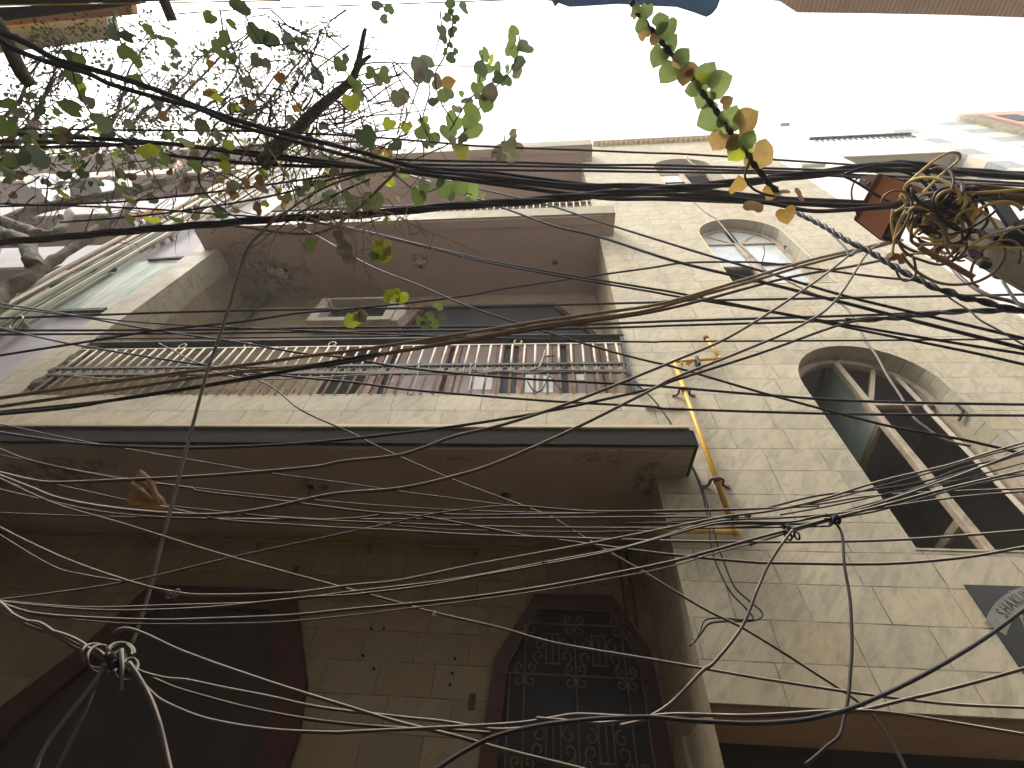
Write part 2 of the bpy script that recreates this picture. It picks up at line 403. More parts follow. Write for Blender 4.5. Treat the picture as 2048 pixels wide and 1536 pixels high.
M['opp_wall'] = simple('opposite_wall_plaster', (0.46,0.40,0.32), (0.38,0.32,0.26), 0.9, 1.5)
M['orange_box'] = simple('orange_painted_steel', (0.85,0.39,0.24), (0.80,0.36,0.215), 0.6, 5, stain=(0.68,0.28,0.17), stain_scale=5)
M['orange_dark'] = simple('orange_steel_edge', (0.24,0.075,0.045), (0.17,0.05,0.035), 0.5, 5)
M['steel'] = simple('weathered_steel', (0.155,0.125,0.085), (0.10,0.082,0.058), 0.7, 8)
M['grey_cable'] = simple('grey_sheathed_cable', (0.20,0.17,0.145), (0.12,0.10,0.085), 0.5, 30)
M['dark_steel'] = simple('dark_bracket', (0.035,0.037,0.042), (0.025,0.025,0.028), 0.6, 10)
M['grey_plate'] = simple('grey_plate', (0.34,0.33,0.29), (0.26,0.25,0.22), 0.6, 8)
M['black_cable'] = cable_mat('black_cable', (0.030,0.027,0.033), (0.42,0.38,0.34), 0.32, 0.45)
M['dusty_toplit_cable'] = cable_mat('dusty_toplit_cable', (0.05,0.038,0.040), (0.74,0.67,0.53), 0.95)
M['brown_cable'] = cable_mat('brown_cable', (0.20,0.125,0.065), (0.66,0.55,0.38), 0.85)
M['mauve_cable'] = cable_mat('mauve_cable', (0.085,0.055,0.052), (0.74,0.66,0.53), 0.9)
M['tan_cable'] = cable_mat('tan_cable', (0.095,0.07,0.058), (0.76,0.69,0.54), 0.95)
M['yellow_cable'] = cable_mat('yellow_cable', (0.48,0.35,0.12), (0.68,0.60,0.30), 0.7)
M['tape'] = simple('black_tape', (0.02,0.02,0.022), None, 0.4, 10)
M['bark'] = simple('pale_bark', (0.17,0.14,0.10), (0.08,0.065,0.045), 0.9, 12, stain=(0.25,0.225,0.165), stain_scale=6)
M['moss_bark'] = simple('mossy_bark', (0.15,0.155,0.11), (0.08,0.085,0.06), 0.95, 14)
M['twig'] = simple('brown_twig', (0.13,0.085,0.065), (0.08,0.05,0.04), 0.9, 12)
M['dry_twig'] = simple('dry_pale_twig', (0.42,0.34,0.24), (0.28,0.21,0.14), 0.9, 12)
M['vine_stem'] = simple('dark_vine_stem', (0.045,0.04,0.035), (0.03,0.028,0.025), 0.8, 20)
L_ = [leaf_mat('leaf_green', (0.115,0.145,0.060), (0.085,0.115,0.050), (1.7,1.8,1.0)),
      leaf_mat('leaf_deep_green', (0.070,0.095,0.055), (0.050,0.070,0.040), (1.3,1.5,1.0)),
      leaf_mat('leaf_yellow_green', (0.24,0.26,0.05), (0.17,0.20,0.05), (2.0,2.0,0.7)),
      leaf_mat('leaf_ochre', (0.25,0.165,0.065), (0.19,0.125,0.05), (1.7,1.55,0.9)),
      leaf_mat('leaf_grey_dry', (0.17,0.155,0.11), (0.11,0.10,0.07), (1.2,1.2,1.0)),
      leaf_mat('leaf_rust', (0.17,0.095,0.05), (0.11,0.06,0.035), (1.5,1.3,0.8)),
      leaf_mat('leaf_tiny_dark', (0.065,0.075,0.045), (0.045,0.05,0.035), (1.2,1.3,1.0)),
      leaf_mat('leaf_hanging_green', (0.175,0.215,0.105), (0.13,0.165,0.085), (1.75,1.85,1.15)),
      leaf_mat('leaf_hanging_ochre', (0.31,0.225,0.105), (0.23,0.165,0.08), (1.6,1.45,1.0))]
M['tarp'] = leaf_mat('blue_tarpaulin', (0.17,0.25,0.34), (0.13,0.20,0.28), (1.1,1.1,1.1))
M['dry_leaf'] = leaf_mat('dry_leaf', (0.34,0.21,0.08), (0.22,0.13,0.055), (1.5,1.35,0.8))
M['dry_pale'] = leaf_mat('pale_dry_leaf', (0.48,0.34,0.20), (0.33,0.21,0.11), (1.4,1.3,1.0))
M['white_bit'] = simple('white_scrap', (0.75,0.75,0.72), None, 0.8)
M['sheet'] = simple('pale_plastic_sheet', (0.46,0.50,0.48), (0.34,0.38,0.37), 0.5, 4)
M['basket'] = simple('orange_ribbed_plastic', (0.60,0.28,0.08), (0.48,0.21,0.06), 0.6, 6)
M['shutter'] = simple('blue_grey_shutter', (0.05,0.05,0.06), (0.035,0.035,0.042), 0.6, 5)
M['ground'] = simple('lane_paving', (0.22,0.195,0.16), (0.16,0.14,0.115), 0.9, 3)

def green_board():
    m, nt, b, o = newmat('peeling_green_paint')
    n1 = noise(nt, pos(nt, (7,7,0.8)), 1.0, 9, 0.7, 0.3)
    col = ramp(nt, n1, [(0.40,(0.46,0.44,0.37)),(0.50,(0.31,0.35,0.28)),(0.60,(0.05,0.19,0.13))])
    nt.links.new(col, b.inputs['Base Color']); b.inputs['Roughness'].default_value = 0.7
    return m
M['green_paint'] = green_board()
def striped(name, c1, c2, vec_scale, freq):
    m, nt, b, o = newmat(name)
    w = nt.nodes.new('ShaderNodeTexWave'); w.inputs['Scale'].default_value = freq; w.inputs['Distortion'].default_value = 0.6
    nt.links.new(pos(nt, vec_scale), w.inputs[0])
    col = ramp(nt, w.outputs['Fac'], [(0.3, c1), (0.8, c2)])
    col = mixc(nt, ramp(nt, noise(nt, pos(nt), 3, 6), [(0.45,(0,0,0)),(0.75,(0.6,)*3)]), col, tuple(x*0.6 for x in c1))
    nt.links.new(col, b.inputs['Base Color']); b.inputs['Roughness'].default_value = 0.7
    bump(nt, b, w.outputs['Fac'], 0.4, 0.01)
    return m
M['corrugated'] = striped('brown_corrugated_sheet', (0.32,0.24,0.195), (0.42,0.32,0.26), (1,1,0), 9)

# ------------------------------------------------------------------ world and sun: bright overcast
sc = bpy.context.scene
SUN_EL, SUN_AZ = math.radians(58), math.radians(238)     # high, from over the roofs behind the viewer
w = bpy.data.worlds.new('World'); sc.world = w; w.use_nodes = True
nt = w.node_tree; bg = nt.nodes['Background']
sky = nt.nodes.new('ShaderNodeTexSky'); sky.sky_type = 'NISHITA'; sky.sun_disc = False
sky.sun_elevation = SUN_EL; sky.sun_rotation = SUN_AZ
sky.air_density = 1.0; sky.dust_density = 4.0; sky.ozone_density = 0.6
bw = nt.nodes.new('ShaderNodeRGBToBW'); nt.links.new(sky.outputs[0], bw.inputs[0])
cl = nt.nodes.new('ShaderNodeMix'); cl.data_type = 'RGBA'; cl.inputs[0].default_value = 0.88
nt.links.new(sky.outputs[0], cl.inputs[6])
gm = nt.nodes.new('ShaderNodeMix'); gm.data_type = 'RGBA'; gm.blend_type = 'MULTIPLY'; gm.inputs[0].default_value = 1.0
nt.links.new(bw.outputs[0], gm.inputs[6]); gm.inputs[7].default_value = (1.0, 0.985, 0.955, 1)
nt.links.new(gm.outputs[2], cl.inputs[7])
cd = nt.nodes.new('ShaderNodeMix'); cd.data_type = 'RGBA'; cd.inputs[0].default_value = 0.55
nt.links.new(cl.outputs[2], cd.inputs[6]); cd.inputs[7].default_value = (3.3, 3.27, 3.2, 1)
nt.links.new(cd.outputs[2], bg.inputs[0]); bg.inputs[1].default_value = 0.15
sl = bpy.data.lights.new('sun', 'SUN'); sl.energy = 1.1; sl.angle = math.radians(20); sl.color = (1.0, 0.955, 0.88)
so = bpy.data.objects.new('sun', sl); C.objects.link(so); so.location = (0, -3, 14)
sd = Vector((math.sin(SUN_AZ)*math.cos(SUN_EL), math.cos(SUN_AZ)*math.cos(SUN_EL), math.sin(SUN_EL)))
so.rotation_euler = sd.to_track_quat('Z', 'Y').to_euler()
sc.view_settings.view_transform = 'Standard'; sc.view_settings.look = 'None'
sc.view_settings.exposure = 2.1; sc.view_settings.gamma = 1.0
sc.cycles.max_bounces = 8; sc.cycles.diffuse_bounces = 5
# ------------------------------------------------------------------ ground
g = NB(); quad(g, (-60,-40,-1.5),(60,-40,-1.5),(60,60,-1.5),(-60,60,-1.5))
obj('ground', g, M['ground'], kind='structure')

# ------------------------------------------------------------------ the tiled house
D, DB = 2.3, 3.13               # front of the stair bay and of the railings; back wall of the verandas
XR, XL, XE = 0.68, -4.65, 4.155 # veranda right and left ends, house's right corner
ZT = 10.64
house = empty('house', (0.0, D, -1.5), 'tall marble tiled house with recessed verandas and arched windows behind the cables', 'house')
WX0, WX1 = 1.952, 2.962; WC = (WX0+WX1)/2; WR = (WX1-WX0)/2
WIN = [(1.345, 3.19), (4.325, 6.15), (7.45, 9.335)]
NA = 18
b = NB()
quad(b, (XR,D,0.6),(WX0,D,0.6),(WX0,D,ZT),(XR,D,ZT))
quad(b, (WX1,D,0.6),(XE,D,0.6),(XE,D,ZT),(WX1,D,ZT))
zs = 0.6
for (s, t) in WIN:
    quad(b, (WX0,D,zs),(WX1,D,zs),(WX1,D,s),(WX0,D,s))
    sp = t-WR; nxt = t+0.02
    arc = [(WC-WR*math.cos(PI*k/NA), sp+WR*math.sin(PI*k/NA)) for k in range(NA+1)]
    for (xa,za),(xb,zb) in zip(arc, arc[1:]):
        quad(b, (xa,D,za),(xb,D,zb),(xb,D,nxt),(xa,D,nxt))
    zs = nxt
quad(b, (WX0,D,zs),(WX1,D,zs),(WX1,D,ZT),(WX0,D,ZT))
quad(b, (XE,D,0.6),(XE,9,0.6),(XE,9,ZT),(XE,D,ZT))
obj('front_wall', b, M['tile'], house)
b = NB(); quad(b, (XR,D,-1.5),(XR,D,ZT),(XR,DB,ZT),(XR,DB,-1.5)); quad(b,(XR+.001,D,.6),(XR+.001,DB,.6),(XE,DB,.6),(XE,D,.6))
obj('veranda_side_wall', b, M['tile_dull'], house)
# the underside of the bay over the shop and the shop front
b = NB(); box(b, XR+0.002, XE, D+0.03, DB, 0.585, 0.598)
obj('bay_soffit', b, M['low_soffit_board'], house)
b = NB(); box(b, XR+0.14, XE, 2.9, 2.94, -1.5, 0.585)
for k in range(26): box(b, XR+0.16, XE, 2.885, 2.9, 0.5-k*0.08, 0.545-k*0.08)
obj('roller_shutter', b, M['shutter'], house)
b = NB(); bevel_box(b, XR-0.02, XR+0.14, 2.8, 3.1, -1.5, 0.584)
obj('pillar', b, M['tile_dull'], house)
# back wall and left end
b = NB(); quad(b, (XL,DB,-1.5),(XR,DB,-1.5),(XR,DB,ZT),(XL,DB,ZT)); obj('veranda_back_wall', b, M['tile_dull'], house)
b = NB(); box(b, -4.975, XL+0.03, D, 2.62, -1.5, 9.9); obj('corner_column', b, M['tile'], house)
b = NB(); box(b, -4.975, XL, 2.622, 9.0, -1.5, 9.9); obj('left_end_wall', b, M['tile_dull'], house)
b = NB(); box(b, XR-0.3, XE, D+0.16, 4.7, ZT-0.14, ZT-0.02); box(b, -4.97, XR-0.3, DB, 5.0, 9.6, 9.75); box(b,-4.97,XE,9,9.2,-1.5,ZT-0.02)
obj('roof', b, M['soffit'], house)  # roof stops short behind: an added, unseen light shaft feeds the rooms
# roofline of the bay: thin coping on small blocks
b = NB(); bevel_box(b, XR+0.32, XE+0.04, D-0.10, D+0.2, ZT+0.05, ZT+0.10, 0.008)
for k in range(31):
    x = XR+0.36+k*0.104; box(b, x, x+0.062, D-0.07, D+0.1, ZT, ZT+0.049)
obj('roof_coping', b, M['coping'], house)
# veranda slabs
def slab(z0, z1, x0, x1, yf, edge, soff, lip):
    b = NB(); box(b, x0, x1, yf+0.02, DB-0.002, z0, z1-0.001)
    s = obj('balcony_slab', b, soff, house)
    b = NB()
    # the edge beam is a little uneven
    n = 40
    for k in range(n):
        xa, xb = x0+(x1-x0)*k/n, x0+(x1-x0)*(k+1)/n
    bevel_box(b, x0-0.002, x1+0.002, yf, yf+0.022, z0-0.004, z1, 0.004)
    bevel_box(b, x1-0.0, x1+0.02, yf+0.004, D-0.003, z0-0.003, z1, 0.004)
    obj('slab_edge', b, edge, s)
    if lip:
        b = NB(); bevel_box(b, x0, x1-0.005, yf-0.012, yf+0.3, z1+0.002, z1+0.032, 0.004); obj('coping', b, M['coping'], s)
    # the strip of soffit below the edge sits a little lower (drip band)
    b = NB(); bevel_box(b, x0+0.01, x1-0.16, yf+0.024, yf+0.14, z0-0.022, z0-0.0015, 0.004); obj('drip_band', b, soff, s)
    return s
def spots(z, L): return [(*(lambda p: (p.x, p.y))(atZ(px, py, z)), rx, ry, bare) for (px, py, rx, ry, bare) in L]
M['soffit2'] = damaged('upper_veranda_soffit', (0.40,0.295,0.235), (0.34,0.25,0.20), spots(5.715, [(500,530,0.50,0.42,0),(566,543,0.34,0.22,1),(585,580,0.30,0.10,0),(838,522,0.15,0.11,1),(1110,525,0.07,0.05,0)]))
M['soffit3'] = damaged('top_veranda_soffit', (0.40,0.295,0.235), (0.34,0.25,0.20), spots(9.45, [(1000,323,0.5,0.12,0),(900,345,0.25,0.1,0),(880,370,0.2,0.1,0),(1080,335,0.3,0.08,0)]))
M['soffit1'] = damaged('lower_veranda_soffit', (0.40,0.30,0.215), (0.32,0.235,0.17), spots(1.80, [(622,970,0.13,0.07,0),(1170,915,0.14,0.06,0),(1225,920,0.06,0.10,0),(910,915,0.12,0.03,0),(80,960,0.40,0.18,0),(150,930,0.3,0.1,0),(1010,990,0.06,0.04,0),(1290,960,0.08,0.2,0)]))
M['fascia_tile'] = tile_mat('sooty_fascia_tile', (0.28,0.235,0.15), (0.22,0.185,0.12), (0.30,0.23,0.13), bw=0.33, rh=0.6, z0=0.0, grime=0.6)
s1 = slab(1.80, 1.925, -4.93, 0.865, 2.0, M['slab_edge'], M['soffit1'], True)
s2 = slab(5.715, 5.985, -4.84, 0.845, 2.0, M['fascia_tile'], M['soffit2'], False)
s3 = slab(9.45, 9.86, -4.3, 0.855, 2.0, M['fascia_tile'], M['soffit3'], False)
# tiled strips of soffit at the right ends
for s, z, m_ in ((s2, 5.715, 'tile_dull'), (s3, 9.45, 'tile_dull'), (s1, 1.80, 'tile_dull')):
    b = NB(); bevel_box(b, 0.70, 0.85, 2.03, D-0.004, z-0.012, z-0.0015, 0.003); obj('end_strip', b, M[m_], s)
# peeling patches, hooks and holes of the soffits
def blotch(name, cx, cy, rx, ry, z, t, mat, parent, seed, n=26, rough=0.3):
    rr = random.Random(seed); b = NB()
    ks = [1+rough*(rr.random()-0.5)*2 for _ in range(n)]
    lo = [sum(math.cos(q*2*PI*i/n+rr_)*am for q, rr_, am in ((2,seed*1.3,.18),(3,seed*2.1,.14),(5,seed*.7,.10),(9,seed*3.3,.06))) for i in range(n)]
    ks = [(ks[i-1]+2*ks[i]+ks[(i+1) % n])/4*(1+lo[i]*rough*1.6) for i in range(n)]
    a = [b.verts.new((cx+rx*ks[i]*math.cos(2*PI*i/n), cy+ry*ks[i]*math.sin(2*PI*i/n), z)) for i in range(n)]
    c = [b.verts.new((cx+rx*ks[i]*0.94*math.cos(2*PI*i/n), cy+ry*ks[i]*0.94*math.sin(2*PI*i/n), z-t)) for i in range(n)]
    b.faces.new(c)
    for i in range(n): b.faces.new((a[i], a[(i+1) % n], c[(i+1) % n], c[i]))
    return obj(name, b, mat, parent)
for (px, py, r_) in ((1110,525,0.03),(572,541,0.03),(842,533,0.03)):
    p = atZ(px, py, 5.715); b = NB(); tube(b, [Vector((p.x,p.y,5.7145)), Vector((p.x,p.y,5.709))], r_, 12); obj('fan_hole', b, M['hole'], s2)
for px, py in ((622,972),(1010,988)):
    p = atZ(px, py, 1.80); b = NB(); tube(b, [p, p+Vector((0,0,-0.03)), p+Vector((0.012,0,-0.05)), p+Vector((0.006,0,-0.07))], 0.005)
    bevel_box(b, p.x-0.02, p.x+0.02, p.y-0.02, p.y+0.02, 1.785, 1.797, 0.003); obj('ceiling_hook', b, M['dark_steel'], s1)
# parapets under the railings, flush with the bay
b = NB(); box(b, XL+0.03, XR, D, D+0.12, 1.926, 2.60); obj('parapet', b, M['tile'], house)
b = NB(); box(b, XL+0.03, XR, D, D+0.12, 5.986, 6.62); obj('parapet', b, M['tile'], house)
b = NB(); bevel_box(b, 0.72, 1.0, D-0.018, D-0.002, 2.416, 2.424, 0.002); obj('tile_ledge', b, M['tile_dull'], house)
# broken plaster along the column's inner edge beside the railing
def rubble(x0, x1, z0, z1, y, n, seed, dep=0.06):
    rr = random.Random(seed); b = NB()
    for k in range(n):
        x = rr.uniform(x0, x1); z = z0+(z1-z0)*(k+rr.random())/n; s = rr.uniform(0.03, 0.075)
        t = bmesh.new(); bmesh.ops.create_icosphere(t, subdivisions=2, radius=s)
        for v in t.verts: v.co *= 1+0.35*(rr.random()-0.5); v.co.x += x; v.co.y = v.co.y*0.6+y; v.co.z = v.co.z*1.3+z
        merge_in(b, t)
    return b
obj('broken_edge', rubble(-4.64, -4.53, 2.58, 3.62, D+0.03, 26, 3), M['broken'], house, smooth=False)

# railings
def railing(z0, z1, zmid, first):
    rail = NB()
    bevel_box(rail, XL+0.05, XR, D-0.012, D+0.085, z1-0.02, z1, 0.004)
    r = obj('balcony_railing', rail, M['grey_rail'], house)
    b = NB(); bevel_box(b, XL+0.05, XR, D-0.006, D+0.014, z1-0.135, z1-0.118, 0.002); obj('cream_rail', b, M['cream_bar'], r)
    for zm in zmid:
        b = NB(); bevel_box(b, XL+0.08, XR, D-0.018, D+0.012, zm-0.016, zm+0.016, 0.004); obj('middle_rail', b, M['grey_rail'], r)
    n = 50; dx = (XR-0.07-(XL+0.14))/n
    o = None
    for k in range(n+1):
        x = XL+0.14+dx*k
        if o is None:
            b = NB(); tube(b, [Vector((x,D,z0)), Vector((x,D,(z0+z1)/2)), Vector((x,D,z1-0.136))], 0.0105, 6); o = obj('baluster', b, M['cream_bar'], r)
        else:
            c = o.copy(); C.objects.link(c); c.parent = r; c.location = (o.location.x+dx*k, o.location.y, o.location.z); c.rotation_euler = (R.uniform(-.006,.006), R.uniform(-.012,.012), 0)
    if zmid:
        zc = (zmid[0]+zmid[1])/2; rad = (zmid[1]-zmid[0])/2-0.018; o = None
        for k in range(n):
            x = XL+0.14+dx*(k+0.5)
            if o is None:
                b = NB(); tube(b, [Vector((x+rad*math.cos(2*PI*i/16), D, zc+rad*math.sin(2*PI*i/16))) for i in range(17)], 0.0065, 5, cap=False); o = obj('ring', b, M['cream_bar'], r)
            else:
                c = o.copy(); C.objects.link(c); c.parent = r; c.location = (o.location.x+dx*k, o.location.y, o.location.z)
        for px in (375, 503, 668, 1036):
            p = atY(px, 683, D); b = NB(); tube(b, [Vector((p.x+0.035*math.cos(2*PI*i/16), D, z1-0.084+0.035*math.sin(2*PI*i/16))) for i in range(17)], 0.006, 5, cap=False); obj('ring', b, M['cream_bar'], r)
    return r
railing(2.60, 3.40, (2.865, 2.965), True)
railing(6.62, 7.25, (), False)
b = NB(); box(b, XR-0.03, XR-0.004, D-0.03, D+0.03, 2.6, 3.5); obj('end_post', b, M['grey_rail'], house)

# arched windows
def arch(x0, x1, s, t, inset=0.0, n=NA):
    c = (x0+x1)/2; r = (x1-x0)/2-inset; sp = t-(x1-x0)/2
    return [(x0+inset, s+inset)] + [(c-r*math.cos(PI*k/n), sp+r*math.sin(PI*k/n)) for k in range(n+1)] + [(x1-inset, s+inset)]
YF = 2.44
for wi, (s, t) in enumerate(WIN):
    sp = t-WR
    w_ = NB(); pts = arch(WX0, WX1, s, t)
    for (xa,za),(xb,zb) in zip(pts, pts[1:]+pts[:1]):
        quad(w_, (xa,D,za),(xa,YF+0.02,za),(xb,YF+0.02,zb),(xb,D,zb))
    win = obj('arched_window', w_, M['tile_small'], house)
    b = NB(); ring_xz(b, arch(WX0,WX1,s,t,-0.012), arch(WX0,WX1,s,t,-0.001), D-0.004, D+0.02); obj('surround', b, M['coping'] if wi else M['tile'], win)
    b = NB(); ring_xz(b, arch(WX0,WX1,s,t,0.001), arch(WX0,WX1,s,t,0.05), YF, YF+0.05); obj('frame', b, M['wood_frame'], win)
    zt = sp+0.03
    if wi == 0: zt = 2.63
    b = NB()
    if wi == 0:
        bevel_box(b, WC-0.024, WC+0.024, YF-0.01, YF+0.045, s+0.04, t-0.05, 0.006)
        bevel_box(b, WC+0.036, WX1-0.05, YF, YF+0.05, zt-0.02, zt+0.02, 0.004)
        bar(b, (WC+0.03,YF+0.025,zt+0.02), (WC+0.28,YF+0.025,sp+WR*0.80), 0.03, 0.03)
    else:
        bevel_box(b, WC-0.045, WC+0.045, YF-0.012, YF+0.07, s+0.04, zt-0.021, 0.006)
        bevel_box(b, WX0+0.05, WX1-0.05, YF, YF+0.05, zt-0.02, zt+0.025, 0.004)
        for sg in (-1, 1):
            bar(b, (WC+sg*0.05,YF+0.025,zt+0.03), (WC+sg*0.34,YF+0.025,zt+0.32), 0.03, 0.03)
    obj('mullion', b, M['wood_frame'], win)
    # the room behind
    b = NB()
    z0, z1 = s-0.7, t+0.35
    for q in ((((XR+.05,4.6,z0+(1.9 if wi == 0 else 0)),(XE-.05,4.6,z0+(1.9 if wi == 0 else 0)),(XE-.05,4.6,z1),(XR+.05,4.6,z1))), ((XR+.05,YF+.05,z1),(XE-.05,YF+.05,z1),(XE-.05,4.6,z1),(XR+.05,4.6,z1)),  # first room's back wall starts high: added gap admits light from the shaft
              ((XR+.05,YF+.05,z0),(XE-.05,YF+.05,z0),(XE-.05,4.6,z0),(XR+.05,4.6,z0)), ((XR+.05,YF+.05,z0),(XR+.05,4.6,z0),(XR+.05,4.6,z1),(XR+.05,YF+.05,z1)), ((XE-.05,YF+.05,z0),(XE-.05,4.6,z0),(XE-.05,4.6,z1),(XE-.05,YF+.05,z1))):
        quad(b, *q)
    obj('room', b, M['interior'], win)
    def pane(x0, x1, za, zb, y, mat):
        b = NB(); box(b, x0, x1, y, y+0.006, za, zb); return obj('pane', b, mat, win)
    if wi == 0:
        # both casements stand open into the room; only the upper left pane still has its glass
        X0 = WC+0.0
        b = NB()
        ya, yb, za, zb, zm = YF+0.03, YF+0.60, 1.60, 3.27, 2.46
        e_ = Vector((0.10, yb-ya, 0)); h0 = Vector((X0, ya, 0)); zz = lambda v, z: Vector((v.x, v.y, z))
        for q in (h0, h0+e_): bar(b, zz(q,za), zz(q,zb), 0.026, 0.028, e_, b=0.004)
        for z in (za+0.03, zm, zb-0.02): bar(b, zz(h0+e_*0.03,z), zz(h0+e_*0.97,z), 0.028, 0.05, Vector((0,0,1)), b=0.004)
        sa = obj('open_sash', b, M['wood_frame'], win)
        b = NB(); nn = Vector((e_.y,-e_.x,0)).normalized()*0.003; u0, u1 = h0+e_*0.04, h0+e_*0.96
        va = [b.verts.new(p) for p in (zz(u0-nn,zm+.02), zz(u1-nn,zm+.02), zz(u1-nn,zb-.03), zz(u0-nn,zb-.03))]
        vb = [b.verts.new(v.co+nn*2) for v in va]; b.faces.new(va); b.faces.new(list(reversed(vb)))
        for k in range(4): b.faces.new((va[k], vb[k], vb[(k+1)%4], va[(k+1)%4]))
        obj('pane', b, M['frost'], sa)
        b = NB()
        X1 = WX1-0.12; e_ = Vector((0.30, 0.262, 0)); h0 = Vector((X1, YF+0.01, 0)); zz = lambda v, z: Vector((v.x, v.y, z))
        b = NB()
        for q in (h0, h0+e_): bar(b, zz(q,za), zz(q,2.98), 0.03, 0.026, e_, b=0.004)
        for z in (za+0.03, zm, 2.96): bar(b, zz(h0+e_*0.05,z), zz(h0+e_*0.95,z), 0.032, 0.055, Vector((0,0,1)), b=0.004)
        sb = obj('open_sash', b, M['pale_frame'], win)
        b = NB(); nn = Vector((e_.y,-e_.x,0)).normalized()*0.003; u0, u1 = h0+e_*0.06, h0+e_*0.94
        hexa4 = [zz(u0-nn,za+.06), zz(u1-nn,za+.06), zz(u1-nn,2.93), zz(u0-nn,2.93)]; hb = [p+nn*2 for p in hexa4]
        va = [b.verts.new(p) for p in hexa4]; vb = [b.verts.new(p) for p in hb]
        b.faces.new(va); b.faces.new(list(reversed(vb)))
        for k in range(4): b.faces.new((va[k], vb[k], vb[(k+1)%4], va[(k+1)%4]))
        obj('pane', b, M['sky_painted_glass'], sb)
        b = NB(); bar(b, (WX1-0.02,YF-0.02,2.42), (WX1-0.02,YF-0.10,2.44), 0.012, 0.012); bar(b, (WX1-0.02,YF-0.10,2.44), (WX1-0.02,YF-0.10,2.52), 0.012, 0.012); obj('latch', b, M['dark_steel'], win)
    elif wi == 1:
        # fanlight panes, left casement with only its upper half glazed, right casement glazed
        for (xa, xb) in ((WX0+.05, WC-.045), (WC+.045, WX1-.05)):
            b = NB(); n = 8; c = []
            for k in range(n+1):
                x = xa+(xb-xa)*k/n; c.append((x, sp+math.sqrt(max(0, (WR-0.05)**2-(x-WC)**2))))
            prism_xz(b, [(xa, zt+0.025)] + [(x, max(z, zt+0.03)) for x, z in c] + [(xb, zt+0.025)], YF+0.02, YF+0.026); obj('pane', b, M['sky_painted_glass'], win)
        pane(WX0+0.05, WC-0.045, 5.03, zt-0.02, YF+0.02, M['sky_painted_glass'])
        pane(WC+0.045, WX1-0.05, s+0.05, zt-0.02, YF+0.022, M['sky_painted_glass'])
        b = NB(); bevel_box(b, WX0+0.05, WC-0.045, YF, YF+0.04, 5.0, 5.03, 0.003); obj('glazing_bar', b, M['wood_frame'], win)
        b = NB(); bevel_box(b, WC+0.046, WX1-0.05, YF, YF+0.04, 5.06, 5.075, 0.002); obj('glazing_bar', b, M['dark_steel'], win)
        b = NB(); tube(b, [Vector((WC+.08,YF-.01,5.07)), Vector((WC+.12,YF-.10,5.16)), Vector((WC+.13,YF-.14,5.26))], 0.006); obj('window_stay', b, M['dark_steel'], win)
        b = NB(); tube(b, [Vector((WX1-0.03,YF-.02,5.42)), Vector((WX1-0.05,YF-.07,5.42)), Vector((WX1-0.05,YF-.07,5.36))], 0.008); obj('latch', b, M['dark_steel'], win)
    else:
        pane(WX0+0.05, WC-0.045, 7.9, zt-0.02, YF+0.02, M['paper'])
        b = NB(); n = 8; xa, xb = WX0+.05, WX1-.05; c = []
        for k in range(n+1):
            x = xa+(xb-xa)*k/n; c.append((x, sp+math.sqrt(max(0, (WR-0.05)**2-(x-WC)**2))))
        prism_xz(b, [(xa, zt+0.025)] + [(x, max(z, zt+0.03)) for x, z in c] + [(xb, zt+0.025)], YF+0.02, YF+0.026); obj('pane', b, M['sky_painted_glass'], win)
        b = NB(); bevel_box(b, WX0+0.05, WC-0.045, YF-0.004, YF+0.036, 8.35, 8.375, 0.002); obj('glazing_bar', b, M['dark_steel'], win)

# upper veranda: doors and the ventilator
def octagon(x0, x1, z0, z1, cx, cz): return [(x0, z0), (x0, z1-cz), (x0+cx, z1), (x1-cx, z1), (x1, z1-cz), (x1, z0)]
def octo_frame(name, pts, wd, y, mat, glass, parent=house, dz=0.0):
    cx = sum(p[0] for p in pts)/len(pts); cz = sum(p[1] for p in pts)/len(pts)
    x0 = min(p[0] for p in pts); x1 = max(p[0] for p in pts); z0 = min(p[1] for p in pts); z1 = max(p[1] for p in pts)
    inner = [(cx+(x-cx)*(1-2*wd/(x1-x0)), cz+(z-cz)*(1-2*wd/(z1-z0))) for x, z in pts]
    b = NB(); ring_xz(b, pts, inner, y-0.05, y+0.02); o = obj(name, b, mat, parent)
    b = NB(); prism_xz(b, inner, y-0.012, y-0.006); obj('pane', b, glass, o)
    return o, inner
dset, inn = octo_frame('glazed_door', [(-1.93,1.95),(-1.93,4.72),(-1.74,5.36),(0.10,5.36),(0.60,4.62),(0.66,1.95)], 0.07, DB, M['red_frame'], M['dark_glass'])
b = NB()
for x in (-1.71,-1.22,-1.08,-0.56,-0.30,0.10,0.26,0.55): bevel_box(b, x-0.045, x+0.045, DB-0.07, DB-0.02, 1.98, 4.42, 0.008)
for z in (2.2, 3.15, 4.42): bevel_box(b, -1.84, 0.6, DB-0.062, DB-0.025, z-0.05, z+0.05, 0.008)
obj('stiles', b, M['door_red'], dset)
for (x0, x1) in ((-1.66,-1.27),(-1.03,-0.61),(-0.25,0.05),(0.31,0.50)):
    b = NB(); box(b, x0, x1, DB-0.045, DB-0.038, 3.2, 4.37); obj('door_pane', b, M['door_glass'], dset)
    b = NB(); bevel_box(b, x0+0.02, x1-0.02, DB-0.05, DB-0.03, 2.28, 3.08, 0.01); obj('door_panel', b, M['door_red'], dset)
for (x0, x1, z0, z1) in ((-0.86,-0.60,3.55,3.78),(-0.25,-0.10,3.5,3.80),(-0.05,0.06,3.5,3.78),(0.30,0.42,3.70,3.82)):
    b = NB(); box(b, x0, x1, DB-0.049, DB-0.0455, z0, z1); obj('pasted_paper', b, M['paper'], dset)
b = NB(); box(b, -1.85, 0.55, DB-0.055, DB-0.02, 4.50, 4.56); obj('transom', b, M['door_red'], dset)
